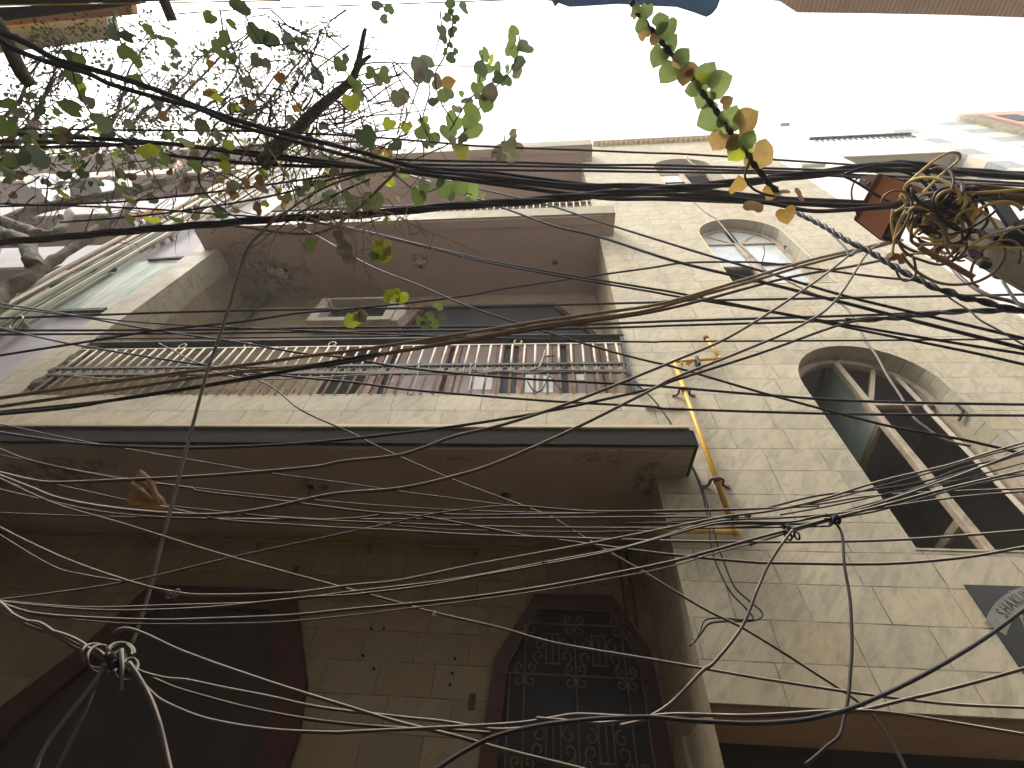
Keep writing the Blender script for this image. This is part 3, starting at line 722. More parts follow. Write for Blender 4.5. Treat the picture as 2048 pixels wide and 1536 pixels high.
# the half open door on the left with its dark doorway
b = NB(); ring_xz(b, [(-2.62,1.95),(-2.62,4.72),(-1.96,4.72),(-1.96,1.95)], [(-2.55,1.96),(-2.55,4.65),(-2.03,4.65),(-2.03,1.96)], DB-0.05, DB+0.02)
dd = obj('doorway', b, M['door_red'], house)
b = NB(); box(b, -2.55, -2.03, DB-0.01, DB-0.006, 1.96, 4.65); obj('painted_dark_opening', b, M['hole'], dd)  # flat black panel paints the unlit room behind the door
b = NB(); bar(b, (-2.06,DB-0.03,1.98), (-2.06,DB-0.03,3.85), 0.03, 0.03); prism_xz(b, [(-2.36,1.98),(-2.07,1.98),(-2.07,3.85)], DB-0.03, DB-0.015); obj('door_leaf', b, M['door_brown'], dd)
b = NB(); ring_xz(b, [(-3.15,4.74),(-3.15,5.33),(-2.02,5.33),(-2.02,4.74)], [(-3.02,4.82),(-3.02,5.29),(-2.14,5.29),(-2.14,4.82)], DB-0.22, DB-0.02)
ven = obj('ventilator', b, M['white_wood'], house)
b = NB()
for k in range(12): box(b, -3.02+0.88*(k+0.5)/12-0.004, -3.02+0.88*(k+0.5)/12+0.004, DB-0.10, DB-0.092, 4.82, 5.29)
for k in range(10): box(b, -3.02, -2.14, DB-0.09, DB-0.083, 4.84+0.45*k/10, 4.846+0.45*k/10)
box(b, -3.02, -2.14, DB-0.03, DB-0.022, 4.82, 5.29); obj('wire_mesh', b, M['mesh_dark'], ven)
b = NB(); prism_xz(b, [(-2.01,4.74),(-2.01,5.33),(-1.86,4.95),(-1.93,4.74)], DB-0.2, DB-0.03); obj('side_board', b, M['white_wood'], ven)
# panels of orange tile low on the back wall
b = NB()
for k in range(9): bevel_box(b, -3.75+k*0.10, -3.66+k*0.10, DB-0.02, DB-0.002, 3.2, 3.62, 0.004)
obj('brick_panel', b, M['door_brown'], house)
# drain pipe in the veranda's corner
b = NB(); p0 = atY(540, 582, 3.02); x = p0.x; tube(b, [Vector((x,3.02,1.95)), Vector((x,3.02,4)), Vector((x,3.02,5.7))], 0.055, 10); obj('drain_pipe', b, M['broken'], house)

# ground floor: octagon headed door and window
octo_frame('octagon_door', [(-3.42,-1.5),(-3.40,0.55),(-3.12,0.95),(-2.95,1.36),(-1.83,1.36),(-1.50,0.80),(-1.44,0.55),(-1.40,-1.5)], 0.20, DB, M['red_frame'], M['door_dark'])
dw, _ = octo_frame('octagon_window', [(-0.40,0.02),(-0.38,0.55),(-0.345,0.98),(-0.10,1.385),(0.43,1.395),(0.63,1.06),(0.655,0.55),(0.655,0.02)], 0.10, DB, M['red_frame'], M['dark_glass'])
b = NB(); yg = DB-0.06; rg = 0.005
def ln(*p): tube(b, [Vector((x, yg, z)) for x, z in p], rg, 5)
def scroll(cx, cz, r0, turn, d, ph):
    tube(b, [Vector((cx+d*r0*(1-0.75*k/18)*math.cos(ph+turn*2*PI*k/18), yg, cz+r0*(1-0.75*k/18)*math.sin(ph+turn*2*PI*k/18))) for k in range(19)], rg, 5)
ln((-0.09,1.285),(0.40,1.285)); ln((-0.14,1.19),(0.45,1.19)); ln((-0.29,0.90),(0.59,0.90)); ln((-0.30,0.45),(0.59,0.45)); ln((-0.30,0.18),(0.59,0.18))
ln((-0.25,0.95),(-0.09,1.285)); ln((0.57,0.95),(0.40,1.285))
for x, zt in ((-0.24,0.9),(-0.15,1.18),(0.16,1.19),(0.46,1.18),(0.55,0.9)): ln((x,0.12),(x,zt))
for cx in (0.02, 0.31):
    for z0 in (0.96, 0.50):
        for dx in (-0.04,0,0.04): ln((cx+dx,z0),(cx+dx,z0+0.17))
        ln((cx-0.05,z0),(cx+0.05,z0)); ln((cx-0.05,z0+0.17),(cx+0.05,z0+0.17))
        for sg in (-1,1):
            scroll(cx+sg*0.085, z0+0.11, 0.04, 1.0, sg, 0.5*PI); scroll(cx+sg*0.085, z0+0.04, 0.04, 1.0, sg, -0.5*PI)
for cx in (-0.15, 0.16, 0.46):
    for z in (1.19, 0.90, 0.45):
        for sg in (-1,1): scroll(cx+sg*0.038, z-0.035, 0.034, 1.1, sg, 0.5*PI); scroll(cx+sg*0.036, z+0.035, 0.03, 1.1, sg, -0.5*PI)
obj('grille', b, M['iron'], dw)
b = NB(); box(b, -0.46, 0.66, DB-0.045, DB-0.001, -0.25, 0.015); obj('sill_panel', b, M['red_frame'], dw)
for (px, py) in ((945,1400),(592,1140)):
    p = atY(px, py, DB); b = NB(); bevel_box(b, p.x-0.022, p.x+0.02, DB-0.012, DB-0.002, p.z-0.05, p.z+0.03, 0.005); obj('wall_box', b, M['rust'], house)
for (px, py) in ((727,1312),(748,1338),(910,1318),(905,1347),(743,1258),(768,1258),(900,1370)):
    p = atY(px, py, DB); b = NB(); tube(b, [Vector((p.x,DB-0.014,p.z)), Vector((p.x,DB,p.z))], 0.008, 8); obj('nail_hole', b, M['hole'], house)

# ------------------------------------------------------------------ yellow gas pipe
YP = D-0.05
gp = empty('gas_pipe', (1.05, YP, 1.43), 'yellow gas pipe bracketed to the tiled wall and turning under the lower veranda', 'pipe')
def A(px, py, Y): return atY(px, py, Y)
top, e1, e2, e3 = A(1412,676,YP), A(1440,717,YP), A(1348,723,YP), A(1467,1054,YP)
rp = 0.0165
b = NB(); tube(b, [top, top.lerp(e1,.5), e1], rp*0.85, 10); tube(b, [e1, e1.lerp(e2,.5), e2], rp*0.85, 10); obj('offset_section', b, M['yellow_pipe'], gp)
b = NB(); tube(b, [e2, e2.lerp(e3,.5), e3], rp, 10); obj('riser', b, M['yellow_pipe'], gp)
cz = e3.z-0.03; xr = XR-0.06
back = [Vector((e3.x,YP,cz)), Vector((xr,YP,cz))]
b = NB(); tube(b, [back[0], back[0].lerp(back[1],.5), back[1]], rp, 10)
obj('lower_section', b, M['yellow_pipe'], gp)
b = NB(); tube(b, [Vector((xr,YP,cz)), Vector((xr,2.6,cz+0.08)), Vector((xr,3.07,cz+0.16))], rp*0.7, 8); obj('return_section', b, M['yellow_shaded'], gp)
b = NB(); zb = A(708,1086,3.07).z; tube(b, [Vector((xr,3.07,zb-0.005)), Vector((-1.5,3.07,zb)), Vector((-4.6,3.07,zb+0.02))], rp*0.8, 8)
for x in (-0.55,-1.4,-2.3,-3.2): bevel_box(b, x-0.012, x+0.012, 3.06, 3.128, zb-0.055, zb+0.02, 0.003)
obj('veranda_run', b, M['yellow_shaded'], gp)
b = NB()
for dx in (0.05,0.11): tube(b, [Vector((xr-dx,3.09,zb)), Vector((xr-dx,3.09,1.2))], rp*0.6, 8)
obj('drop', b, M['rust'], gp)  # rust colour darkens these yellow pipes in place of recess shade
def clampb(c, ax, w=0.075):
    b = NB(); y0, y1 = YP-rp-0.006, D-0.003
    P = [Vector((c.x-w,y1,c.z-0.014)), Vector((c.x-w*0.55,y1-0.012,c.z-0.008)), Vector((c.x-w*0.5,y0+0.018,c.z)), Vector((c.x-rp*1.2,y0,c.z)), Vector((c.x+rp*1.2,y0,c.z)), Vector((c.x+w*0.5,y0+0.018,c.z)), Vector((c.x+w*0.55,y1-0.012,c.z-0.008)), Vector((c.x+w,y1,c.z-0.014))]
    for p, q in zip(P, P[1:]): bar(b, p, q, 0.016, 0.007, Vector((0,0,1)))
    for p in (P[0], P[-1]): bevel_box(b, p.x-0.012, p.x+0.012, p.y-0.008, p.y, p.z-0.012, p.z+0.012, 0.003)
    tube(b, [c+Vector((0,0,-0.02)), c+Vector((0,0,0.02))], rp*1.3, 10)
    obj('clamp', b, M['rust'], gp)
clampb(e2.lerp(e3, 0.235), 'z'); clampb(e2.lerp(e3, 0.79), 'z')
c = e1.lerp(e2, 0.5); b = NB(); bevel_box(b, c.x-0.012, c.x+0.012, YP-0.025, D-0.003, c.z-0.07, c.z+0.03, 0.004); tube(b, [c+Vector((-.015,0,0)), c+Vector((.015,0,0))], rp*1.25, 10); obj('clamp', b, M['dark_steel'], gp)
for c in (top, e1, e2, e3, Vector((e3.x,YP,cz))):
    b = NB(); bmesh.ops.create_icosphere(b, subdivisions=2, radius=rp*1.5, matrix=Matrix.Translation(c)); obj('elbow', b, M['yellow_pipe'] if c is not top else M['rust'], gp, smooth=True)
rr = random.Random(4); b = NB(); c = e2+Vector((0.05,0.0,-0.02))
for k in range(7):
    q = c+Vector((rr.uniform(-.04,.06), rr.uniform(-.02,.02), rr.uniform(-.02,.02)))
    poly(b, [q, q+Vector((rr.uniform(.02,.05),rr.uniform(-.02,.02),rr.uniform(-.02,.02))), q+Vector((rr.uniform(.0,.04),rr.uniform(-.02,.02),rr.uniform(-.04,-.01)))])
obj('dry_leaf', b, M['dry_leaf'], None, label='crumpled ochre leaves caught behind the bend of the yellow gas pipe', cat='leaves')

# ------------------------------------------------------------------ name plaque
sg = empty('sign', (2.45, D-0.012, 0.76), 'black stone name plaque with pale lettering on an arched band set in the tiled wall', 'sign')
b = NB(); prism_xz(b, [(2.035,0.765),(2.055,1.148),(2.95,1.148),(2.95,0.765)], D-0.010, D-0.002); obj('panel', b, M['granite'], sg)
YS = D-0.0115
pts = [(2000,1241),(2004,1227),(2013,1216),(2022,1207),(2032,1200),(2041,1194),(2050,1190),(2060,1187),(2071,1185)]
arcp = [atY(px, py, YS) for px, py in pts]
# a circle through the band
def circ(p, q, r):
    ax,az,bx,bz,cx,cz = p.x,p.z,q.x,q.z,r.x,r.z
    d = 2*(ax*(bz-cz)+bx*(cz-az)+cx*(az-bz))
    ux = ((ax*ax+az*az)*(bz-cz)+(bx*bx+bz*bz)*(cz-az)+(cx*cx+cz*cz)*(az-bz))/d
    uz = ((ax*ax+az*az)*(cx-bx)+(bx*bx+bz*bz)*(ax-cx)+(cx*cx+cz*cz)*(bx-ax))/d
    return ux, uz, math.hypot(ax-ux, az-uz)
ux, uz, ur = circ(atY(2003,1230,YS), atY(2024,1207,YS), atY(2046,1194,YS))
SIGN = (ux, uz, ur)
h_ = 0.052
a0 = math.atan2(arcp[0].z-uz, arcp[0].x-ux)+0.10
a1 = PI-a0 if False else math.atan2(arcp[6].z-uz, arcp[6].x-ux)-0.9
b = NB(); n = 30
o_ = [(ux+(ur+h_*0.72)*math.cos(a0+(a1-a0)*k/n), uz+(ur+h_*0.72)*math.sin(a0+(a1-a0)*k/n)) for k in range(n+1)]
i_ = [(ux+(ur-h_*0.72)*math.cos(a0+(a1-a0)*k/n), uz+(ur-h_*0.72)*math.sin(a0+(a1-a0)*k/n)) for k in range(n+1)]
ring_xz(b, o_, i_, YS, YS+0.001, close=False); obj('lettering_band', b, M['sign_letter'], sg)
def text_mesh(body, size, matw, mat, name, parent):
    cu = bpy.data.curves.new(name, 'FONT'); cu.body = body; cu.size = size; cu.align_x = 'CENTER'; cu.align_y = 'CENTER'; cu.extrude = 0.0006
    to = bpy.data.objects.new(name, cu); C.objects.link(to)
    dg = bpy.context.evaluated_depsgraph_get(); dg.update()
    me = bpy.data.meshes.new_from_object(to.evaluated_get(dg)); 
    C.objects.unlink(to); bpy.data.objects.remove(to); bpy.data.curves.remove(cu)
    b = NB(); b.from_mesh(me); bpy.data.meshes.remove(me)
    bmesh.ops.transform(b, matrix=matw, verts=b.verts)
    return obj(name, b, mat, parent)
stp = 0.040/ur
for k, ch in enumerate('SHAKUN'):
    th = math.atan2(arcp[1].z-uz, arcp[1].x-ux)-k*stp*1.02
    c = Vector((ux+ur*math.cos(th), YS-0.0008, uz+ur*math.sin(th)))
    t = Vector((math.sin(th), 0, -math.cos(th))); r_ = Vector((math.cos(th), 0, math.sin(th))); nrm = t.cross(r_)
    mw = Matrix((t*0.95, r_*1.15, nrm)).transposed().to_4x4(); mw.translation = c
    text_mesh(ch, 0.055, mw, M['granite'], 'letter', sg)
c = atY(2052,1243,YS); mw = Matrix((Vector((1,0,0)),Vector((0,0,1)),Vector((0,-1,0)))).transposed().to_4x4(); mw.translation = c; text_mesh('A', 0.09, mw, M['sign_letter'], 'letter', sg)
for (px, py, l) in ((2016,1182,0.05),(1992,1240,0.04)):
    p = atY(px, py, YS); b = NB(); bar(b, p, p+Vector((l*0.5,0,-l)), 0.008, 0.002); obj('paint_chip', b, M['sign_letter'], sg)
# ------------------------------------------------------------------ the narrow neighbour with pipes
nb = empty('building', (-5.8, D, -1.5), 'narrow lilac white house with drain pipes and a green board beside the tiled column', 'building')
XA = -6.65
b = NB(); box(b, XA, -4.98, D+0.06, 8, -1.5, 14.0); obj('wall', b, M['lilac'], nb)
b = NB(); box(b, -5.72, -4.985, D+0.035, D+0.055, 4.12, 5.42); obj('painted_board', b, M['green_paint'], nb)
b = NB(); box(b, -6.5, -5.80, D+0.03, D+0.055, 3.75, 5.1); obj('painted_board', b, M['green_paint'], nb)
for (x0, x1, z) in ((-5.62,-5.02,4.07),(-5.5,-5.0,5.45),(-6.3,-5.75,5.12)):
    b = NB(); bar(b, (x0,D+0.02,z), (x1,D+0.02,z+0.02), 0.05, 0.035); obj('ledge', b, M['dark_wood'], nb)
rr = random.Random(21)
PIPES = [(-5.78,0.030,'pvc_green',3.2,9),(-5.90,0.012,'pipe_brown',3.0,10),(-5.96,0.020,'pvc',3.6,11),(-6.06,0.034,'pvc_green',2.0,12),(-6.15,0.012,'dark_wood',4.6,6.4),(-6.20,0.02,'pvc',2.0,13),(-6.27,0.016,'pipe_brown',4.0,13),(-6.36,0.036,'pvc',2.0,13),(-6.45,0.014,'pipe_brown',3.0,9),(-6.52,0.022,'pvc_green',5.2,13.5),(-6.60,0.03,'pvc',2.0,13.8),(-5.86,0.014,'pvc',5.4,12.5),(-5.70,0.016,'pipe_brown',5.6,12),(-5.58,0.02,'pvc',7.0,13),(-5.46,0.022,'pvc_green',7.2,13),(-5.36,0.014,'pipe_brown',7.4,13),(-5.25,0.02,'pvc',7.4,13.5),(-5.52,0.010,'dark_wood',7.0,12)]
for (x, r_, mt, z0, z1) in PIPES:
    b = NB(); y = D+0.02+rr.uniform(-0.05,0.0); n = 7
    tube(b, [Vector((x+rr.uniform(-.02,.02), y, z0+(z1-z0)*k/n)) for k in range(n+1)], r_, 8)
    for z in (z0+0.6, (z0+z1)/2): bevel_box(b, x-r_-0.015, x+r_+0.015, y-r_*0.4, D+0.058, z, z+0.02, 0.003)
    obj('drain_pipe', b, M[mt], nb)
# ------------------------------------------------------------------ the balconied building beyond it
nb2 = empty('building', (-10.5, 3.6, -1.5), 'weathered building with brown undersides of balconies, white fascias and washing behind the tree', 'building')
b = NB(); box(b, -22, XA-0.02, 3.7, 10, -1.5, 14.2); obj('wall', b, M['opp_wall'], nb2)
YB = 2.55
def bal(y_low, y_high, px, x0, x1, fascia):
    z0 = atY(px, y_low, YB).z; z1 = atY(px, y_high, YB).z
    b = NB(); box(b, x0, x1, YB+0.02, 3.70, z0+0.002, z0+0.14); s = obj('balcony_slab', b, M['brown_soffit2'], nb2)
    b = NB(); bevel_box(b, x0, x1, YB-0.03, YB+0.018, z0-0.01, z1, 0.01); obj('fascia', b, M[fascia], s)
    return z0, z1
z0a, z1a = bal(537, 498, 60, -16, XA-0.03, 'lilac')
z0b, z1b = bal(428, 402, 250, -18, XA-0.03, 'lilac')
z0c, z1c = bal(350, 340, 330, -20, XA-0.03, 'opp_wall')
z0d, z1d = bal(302, 286, 330, -20, XA-0.03, 'opp_wall')
for (px, y0_, w_, h_, mt) in ((40,580,0.7,1.6,'dark_wood'),(200,385,0.8,1.3,'dark_wood'),(320,318,0.9,1.1,'mesh_dark')):
    p = atY(px, y0_, 3.68); b = NB(); box(b, p.x-w_/2, p.x+w_/2, 3.66, 3.695, p.z-h_/2, p.z+h_/2); wq = obj('window', b, M[mt], nb2)
    b = NB(); ring_xz(b, [(p.x-w_/2-.05,p.z-h_/2-.05),(p.x+w_/2+.05,p.z-h_/2-.05),(p.x+w_/2+.05,p.z+h_/2+.05),(p.x-w_/2-.05,p.z+h_/2+.05)], [(p.x-w_/2,p.z-h_/2),(p.x+w_/2,p.z-h_/2),(p.x+w_/2,p.z+h_/2),(p.x-w_/2,p.z+h_/2)], 3.63, 3.698); obj('window_frame', b, M['lilac'], wq)
# things hung out on its balconies
def sheet(pts, Y, mat, name, label, cat, seed, sag=0.05):
    rr = random.Random(seed); b = NB(); P = [atY(x, y, Y) for x, y in pts]; n, m_ = 14, 6
    G = []
    for i in range(n+1):
        row = []
        for j in range(m_+1):
            u, v = i/n, j/m_
            p = (P[0].lerp(P[1],u)).lerp(P[3].lerp(P[2],u), v)
            p.y += 0.06*math.sin(u*9+v*3+seed)+rr.uniform(-.02,.02); p.z += 0.03*math.sin(u*13+seed)+rr.uniform(-.015,.015)-sag*4*u*(1-u)
            row.append(b.verts.new(p))
        G.append(row)
    for i in range(n):
        for j in range(m_): b.faces.new((G[i][j],G[i+1][j],G[i+1][j+1],G[i][j+1]))
    bmesh.ops.solidify(b, geom=list(b.faces), thickness=0.006)
    return obj(name, b, mat, None, smooth=True, label=label, cat=cat)
sheet([(42,358),(150,342),(150,362),(60,380)], 2.4, M['sheet'], 'plastic_sheet', 'crumpled pale green plastic sheet rolled on the balcony behind the tree limb', 'sheet', 1)
sheet([(80,385),(140,372),(136,392),(90,398)], 2.4, M['sheet'], 'plastic_sheet', 'pale sheet curling under the larger crumpled sheet on the far balcony', 'sheet', 2)
sheet([(200,366),(262,352),(262,372),(205,386)], 2.4, M['white_wall'], 'cloth', 'white cloth hanging over the balcony edge beside the pale bark limb', 'cloth', 3)
sheet([(252,434),(330,418),(315,434),(262,434)], 2.2, M['basket'], 'awning_scrap', 'orange ribbed plastic scrap lying above the thick black cable', 'scrap', 4, 0.02)
sheet([(262,438),(330,436),(320,448),(270,450)], 2.2, M['tape'], 'rag', 'dark rag slung on the thick black cable under the orange scrap', 'rag', 5, 0.02)
sheet([(348,330),(368,322),(366,336),(350,342)], 2.4, simple('red_cloth', (0.55,0.10,0.10)), 'cloth', 'small red cloth beside the pale bark limb', 'cloth', 6, 0.02)

# ------------------------------------------------------------------ buildings to the right
wb = empty('building', (5.8, D, -1.5), 'bright white building with a recessed balcony next to the tiled house', 'building')
def joint_wall():
    return tile_mat('white_wall_tile', (0.74,0.71,0.69), (0.68,0.65,0.63), (0.72,0.66,0.63), bw=1.3, rh=0.55, vein=(0.62,0.59,0.57), mort=0.004, grime=0.12)
M['pale_tile'] = joint_wall()
b = NB(); box(b, XE+0.012, 5.27, D, 9, -1.5, 12.1); obj('wall', b, M['pale_tile'], wb)
b = NB(); box(b, 7.9, 8.28, D, 9, -1.5, 11.6); obj('wall', b, M['white_wall'], wb)
b = NB(); box(b, 5.271, 7.2, 3.4, 9, -1.5, 11.3); obj('back_wall', b, M['cream_tile'], wb)
b = NB(); box(b, 5.271, 7.2, D+0.02, 3.4, 9.02, 9.15); sl_ = obj('balcony_slab', b, M['beige_soffit'], wb)
b = NB(); box(b, 5.271, 7.2, D, D+0.018, 9.0, 10.05); obj('balcony_front', b, M['white_wall'], sl_)
b = NB(); box(b, 5.271, 7.2, D+0.02, 3.4, 5.4, 5.55); sl2 = obj('balcony_slab', b, M['beige_soffit'], wb)
b = NB(); box(b, 5.271, 7.2, D, D+0.018, 5.38, 6.4); obj('balcony_front', b, M['white_wall'], sl2)
def checker(x0, x1, z0, z1, y, step, parent, name='checker_column', d=6.0):
    b = NB(); k = 0; z = z0
    while z < z1-1e-6:
        box(b, x0, x1, y, y+d, z, min(z+step, z1), k % 2); k += 1; z += step
    return obj(name, b, [M['grey_tile'], M['cream_tile']], parent)
checker(7.201, 7.55, 2.0, 11.0, D-0.002, 0.42, wb); 
b = NB(); box(b, 7.551, 7.899, D, 9, -1.5, 11.4); obj('wall', b, M['white_wall'], wb)
checker(6.4, 7.3, 11.3, 12.6, 2.9, 0.5, wb, 'roof_room', 2.0)
b = NB(); bar(b, (5.3,D-0.02,10.32), (7.2,D-0.02,10.32), 0.07, 0.05); 
for k in range(18): bar(b, (5.35+k*0.105,D-0.02,10.06), (5.35+k*0.105,D-0.02,10.3), 0.018, 0.018)
obj('railing', b, M['dark_steel'], wb)
b = NB(); q_ = atZ(1628,335,8.4); bevel_box(b, q_.x-0.2, q_.x+0.18, q_.y-0.06, D-0.002, 8.4, 8.47, 0.004); obj('ledge', b, M['grey_green_wall'], wb)
b = NB(); q_ = atZ(1568,258,12.0); bevel_box(b, q_.x-0.10, q_.x+0.10, q_.y-0.05, D-0.002, 12.0, 12.08, 0.004); obj('ledge', b, M['opp_wall'], wb)
pb = empty('building', (9.6, D, -1.5), 'distant pink walled building with grey and white banded corner and mossy stone strip', 'building')
checker(8.30, 8.85, 3.0, 11.3, D, 0.36, pb)
b = NB(); bevel_box(b, 8.851, 9.12, D-0.08, 6, -1.5, 11.45, 0.02); obj('stone_strip', b, M['mossy'], pb)
b = NB(); box(b, 9.121, 16, D-0.03, 8, -1.5, 11.9); obj('wall', b, M['pink_wall'], pb)
b = NB(); bevel_box(b, 9.2, 9.32, D-0.07, D-0.031, -1.5, 11.5, 0.01); obj('drain_pipe', b, M['orange_dark'], pb)
b = NB(); box(b, 9.6, 10.0, D-0.045, D-0.031, 10.9, 11.5); obj('window', b, M['dark_glass'], pb)

# ------------------------------------------------------------------ the buildings on the viewer's side
ob = empty('building', (-8.0, -1.2, -1.5), 'building overhead with stepped eaves in dark wood, orange brown board and grey green plaster', 'building')
ZO = 6.0
def eave(y0, y1, x1, z, t, mat, name):
    b = NB(); box(b, -16, x1, y0, y1, z, z+t); return obj(name, b, mat, ob)
b = NB(); box(b, -16, -2.4, -3.0, -1.02, -1.5, 6.6); obj('wall', b, M['opp_wall'], ob)
def quadslab(px, Z, t, mat, name, parent, **k):
    P = [atZ(x, y, Z) for x, y in px]; b = NB(); bot = [b.verts.new(p) for p in P]; topv = [b.verts.new(p+Vector((0,0,t))) for p in P]
    b.faces.new(list(reversed(bot))); b.faces.new(topv); n = len(P)
    for i in range(n): b.faces.new((bot[i], bot[(i+1)%n], topv[(i+1)%n], topv[i]))
    bmesh.ops.recalc_face_normals(b, faces=b.faces)
    return obj(name, b, mat, parent, **k)
quadslab([(-160,60),(-160,20),(282,3),(265,9),(0,42)], 5.90, 0.10, M['dark_wood'], 'wooden_eave', ob)
quadslab([(-160,16),(-160,-150),(560,-150),(600,-4),(282,3)], 5.80, 0.09, M['dark_wood'], 'wooden_eave', ob)
quadslab([(-160,26),(-160,15),(560,-1),(560,3),(300,6),(0,8.5)], 5.78, 0.015, M['yellow_edge'], 'yellow_edge', ob)
quadslab([(-160,66),(-160,44),(0,43),(262,10),(265,29),(0,52)], 6.05, 0.09, M['orange_soffit'], 'eave_board', ob)
quadslab([(-160,72),(-160,60),(0,50),(90,43),(90,48),(0,60)], 6.16, 0.05, M['yellow_edge'], 'yellow_edge', ob)
quadslab([(-160,122),(-160,60),(0,52),(212,34),(222,77),(0,106)], 6.25, 0.16, M['grey_green_wall'], 'plaster_eave', ob)
ob2 = empty('building', (6.0, -1.2, -1.5), 'building overhead whose brown corrugated sheet eave runs along the bright sky', 'building')
b = NB(); box(b, -2.38, 16, -3.0, -1.02, -1.5, 2.9); obj('wall', b, M['opp_wall'], ob2)  # unseen wall kept low so more sky light reaches the house front
for x in (2.0, 4.4, 6.8):
    b = NB(); bevel_box(b, x-0.04, x+0.04, -1.4, -1.32, 2.9, 4.64, 0.004); bar(b, (x,-1.34,4.1), (x,-0.55,4.62), 0.04, 0.04); obj('added_eave_post', b, M['steel'], ob2)  # unseen posts added to carry the eave above the lowered wall
quadslab([(1530,-1),(1562,2),(1580,14),(1597,25),(1750,27),(1900,30),(2048,35),(2300,45),(2300,-330),(1440,-330)], 4.65, 0.03, M['corrugated'], 'corrugated_eave', ob2)
quadslab([(1085,-160),(1085,0),(1104,2),(1110,14),(1117,6),(1139,14),(1175,12),(1237,8),(1305,12),(1354,14),(1389,25),(1413,34),(1424,28),(1434,16),(1440,0),(1440,-160)], 3.0, 0.012, M['tarp'], 'tarpaulin', None, label='blue tarpaulin edge drooping into the sky overhead', cat='tarpaulin')
def stick(pts, D_, w_, mat, name, label, cat):
    P = [atD(x, y, D_) for x, y in pts]; b = NB(); tube(b, smooth_path(P, 3), w_/2*D_/F, 7); return obj(name, b, mat, None, label=label, cat=cat)
stick([(-15,35),(8,70),(25,110),(45,150),(64,172)], 3.0, 15, M['moss_bark'], 'stick', 'dark stub of a branch ending below the two black cables where they enter overhead', 'branch')
stick([(322,-15),(332,10),(345,42)], 3.0, 13, M['moss_bark'], 'stick', 'short dark stick poking down into the sky under the yellow edge', 'branch')

# ------------------------------------------------------------------ pole, meter box
YPO = 0.9
pc = atY(1985, 489, YPO); ztop = atY(1846, 414, YPO).z
pole = empty('utility_pole', (pc.x, YPO, -1.5), 'weathered steel utility pole smothered in coils of cable', 'pole')
b = NB(); wd = 0.085
bevel_box(b, pc.x-wd, pc.x+wd, YPO-0.06, YPO-0.045, -1.5, ztop, 0.003); bevel_box(b, pc.x-wd, pc.x+wd, YPO+0.045, YPO+0.06, -1.5, ztop, 0.003); box(b, pc.x-0.008, pc.x+0.008, YPO-0.0449, YPO+0.0449, -1.5, ztop-0.004)
bevel_box(b, pc.x-wd, pc.x-wd+0.02, YPO-0.0448, YPO+0.0448, -1.5, ztop-0.002, 0.003)
obj('steel_post', b, M['steel'], pole)
def dbox(px, py, D_, s, name, mat, parent, rot):
    c = atD(px, py, D_); b = NB(); t = bmesh.new(); box(t, -s[0]/2, s[0]/2, -s[1]/2, s[1]/2, -s[2]/2, s[2]/2); bmesh.ops.bevel(t, geom=list(t.edges), offset=0.006, segments=1, affect='EDGES')
    from mathutils import Euler
    M4 = Euler(rot).to_matrix().to_4x4(); M4.translation = c; merge_in(b, t, M4); return obj(name, b, mat, parent)
dp = pc.length
cc = Vector((pc.x, YPO-0.075, atY(2030,505,YPO).z)); b = NB(); bevel_box(b, cc.x-0.12, cc.x+0.14, cc.y-0.015, cc.y+0.01, cc.z-0.03, cc.z+0.05, 0.004); obj('clamp_band', b, M['dark_steel'], pole)
for (px, py, s, r_) in ((2036,474,(0.10,0.04,0.05),(0.2,0.5,0.5)),(1950,503,(0.03,0.03,0.04),(0.1,0.4,0.4)),(1972,528,(0.032,0.03,0.035),(0.3,0.5,0.2)),(1998,404,(0.05,0.05,0.06),(0,0.6,0.3)),(1952,508,(0.03,0.03,0.04),(0.2,0.1,0.3)),(2040,455,(0.05,0.12,0.04),(0.6,0.2,0.3))):
    dbox(px, py, atY(px,py,YPO-0.09).length, s, 'bracket', M['dark_steel'], pole, r_)
b = NB(); bar(b, atD(1992,398,dp-0.02), atD(2038,466,dp-0.05), 0.075, 0.012, Vector((0,1,0))); obj('cross_arm', b, M['dark_steel'], pole)
b = NB(); c = atD(1998,548,dp-0.1); t = bmesh.new(); bmesh.ops.create_icosphere(t, subdivisions=2, radius=0.022)
for v in t.verts: v.co.z *= 1.4; v.co += c
merge_in(b, t); obj('insulator', b, M['tape'], pole, smooth=True)

mb = empty('meter_box', atD(1770,415,2.75), 'orange painted steel meter box tilted on the pole with cables hanging out of it', 'box')
def hexa(front, depth, b, mi=0):
    a = [b.verts.new(p) for p in front]; c = [b.verts.new(p+depth) for p in front]
    for q in ([a[0],a[1],a[2],a[3]], [c[3],c[2],c[1],c[0]], *[[a[i],c[i],c[(i+1)%4],a[(i+1)%4]] for i in range(4)]): b.faces.new(q)
    bmesh.ops.recalc_face_normals(b, faces=b.faces)
vd = ray(1768,412).normalized()
def onp(px, py, k): r = ray(px, py); return r*(k/r.dot(vd))
KB = 2.72
fr = [onp(1765,351,KB), onp(1816,367,KB), onp(1762,479,KB), onp(1716,441,KB)]
nrm = vd
b = NB(); hexa(fr, nrm*0.012, b); bmesh.ops.bevel(b, geom=list(b.edges), offset=0.003, segments=1, affect='EDGES'); obj('door', b, M['orange_box'], mb)
sx = (fr[1]-fr[0]).normalized(); sy = (fr[3]-fr[0]).normalized()
dv = onp(1802,424,KB+0.16)-onp(1768,412,KB)
f2 = [p+nrm*0.016 for p in fr]; f2[0] = f2[0]-sx*0.014; f2[3] = f2[3]-sx*0.014
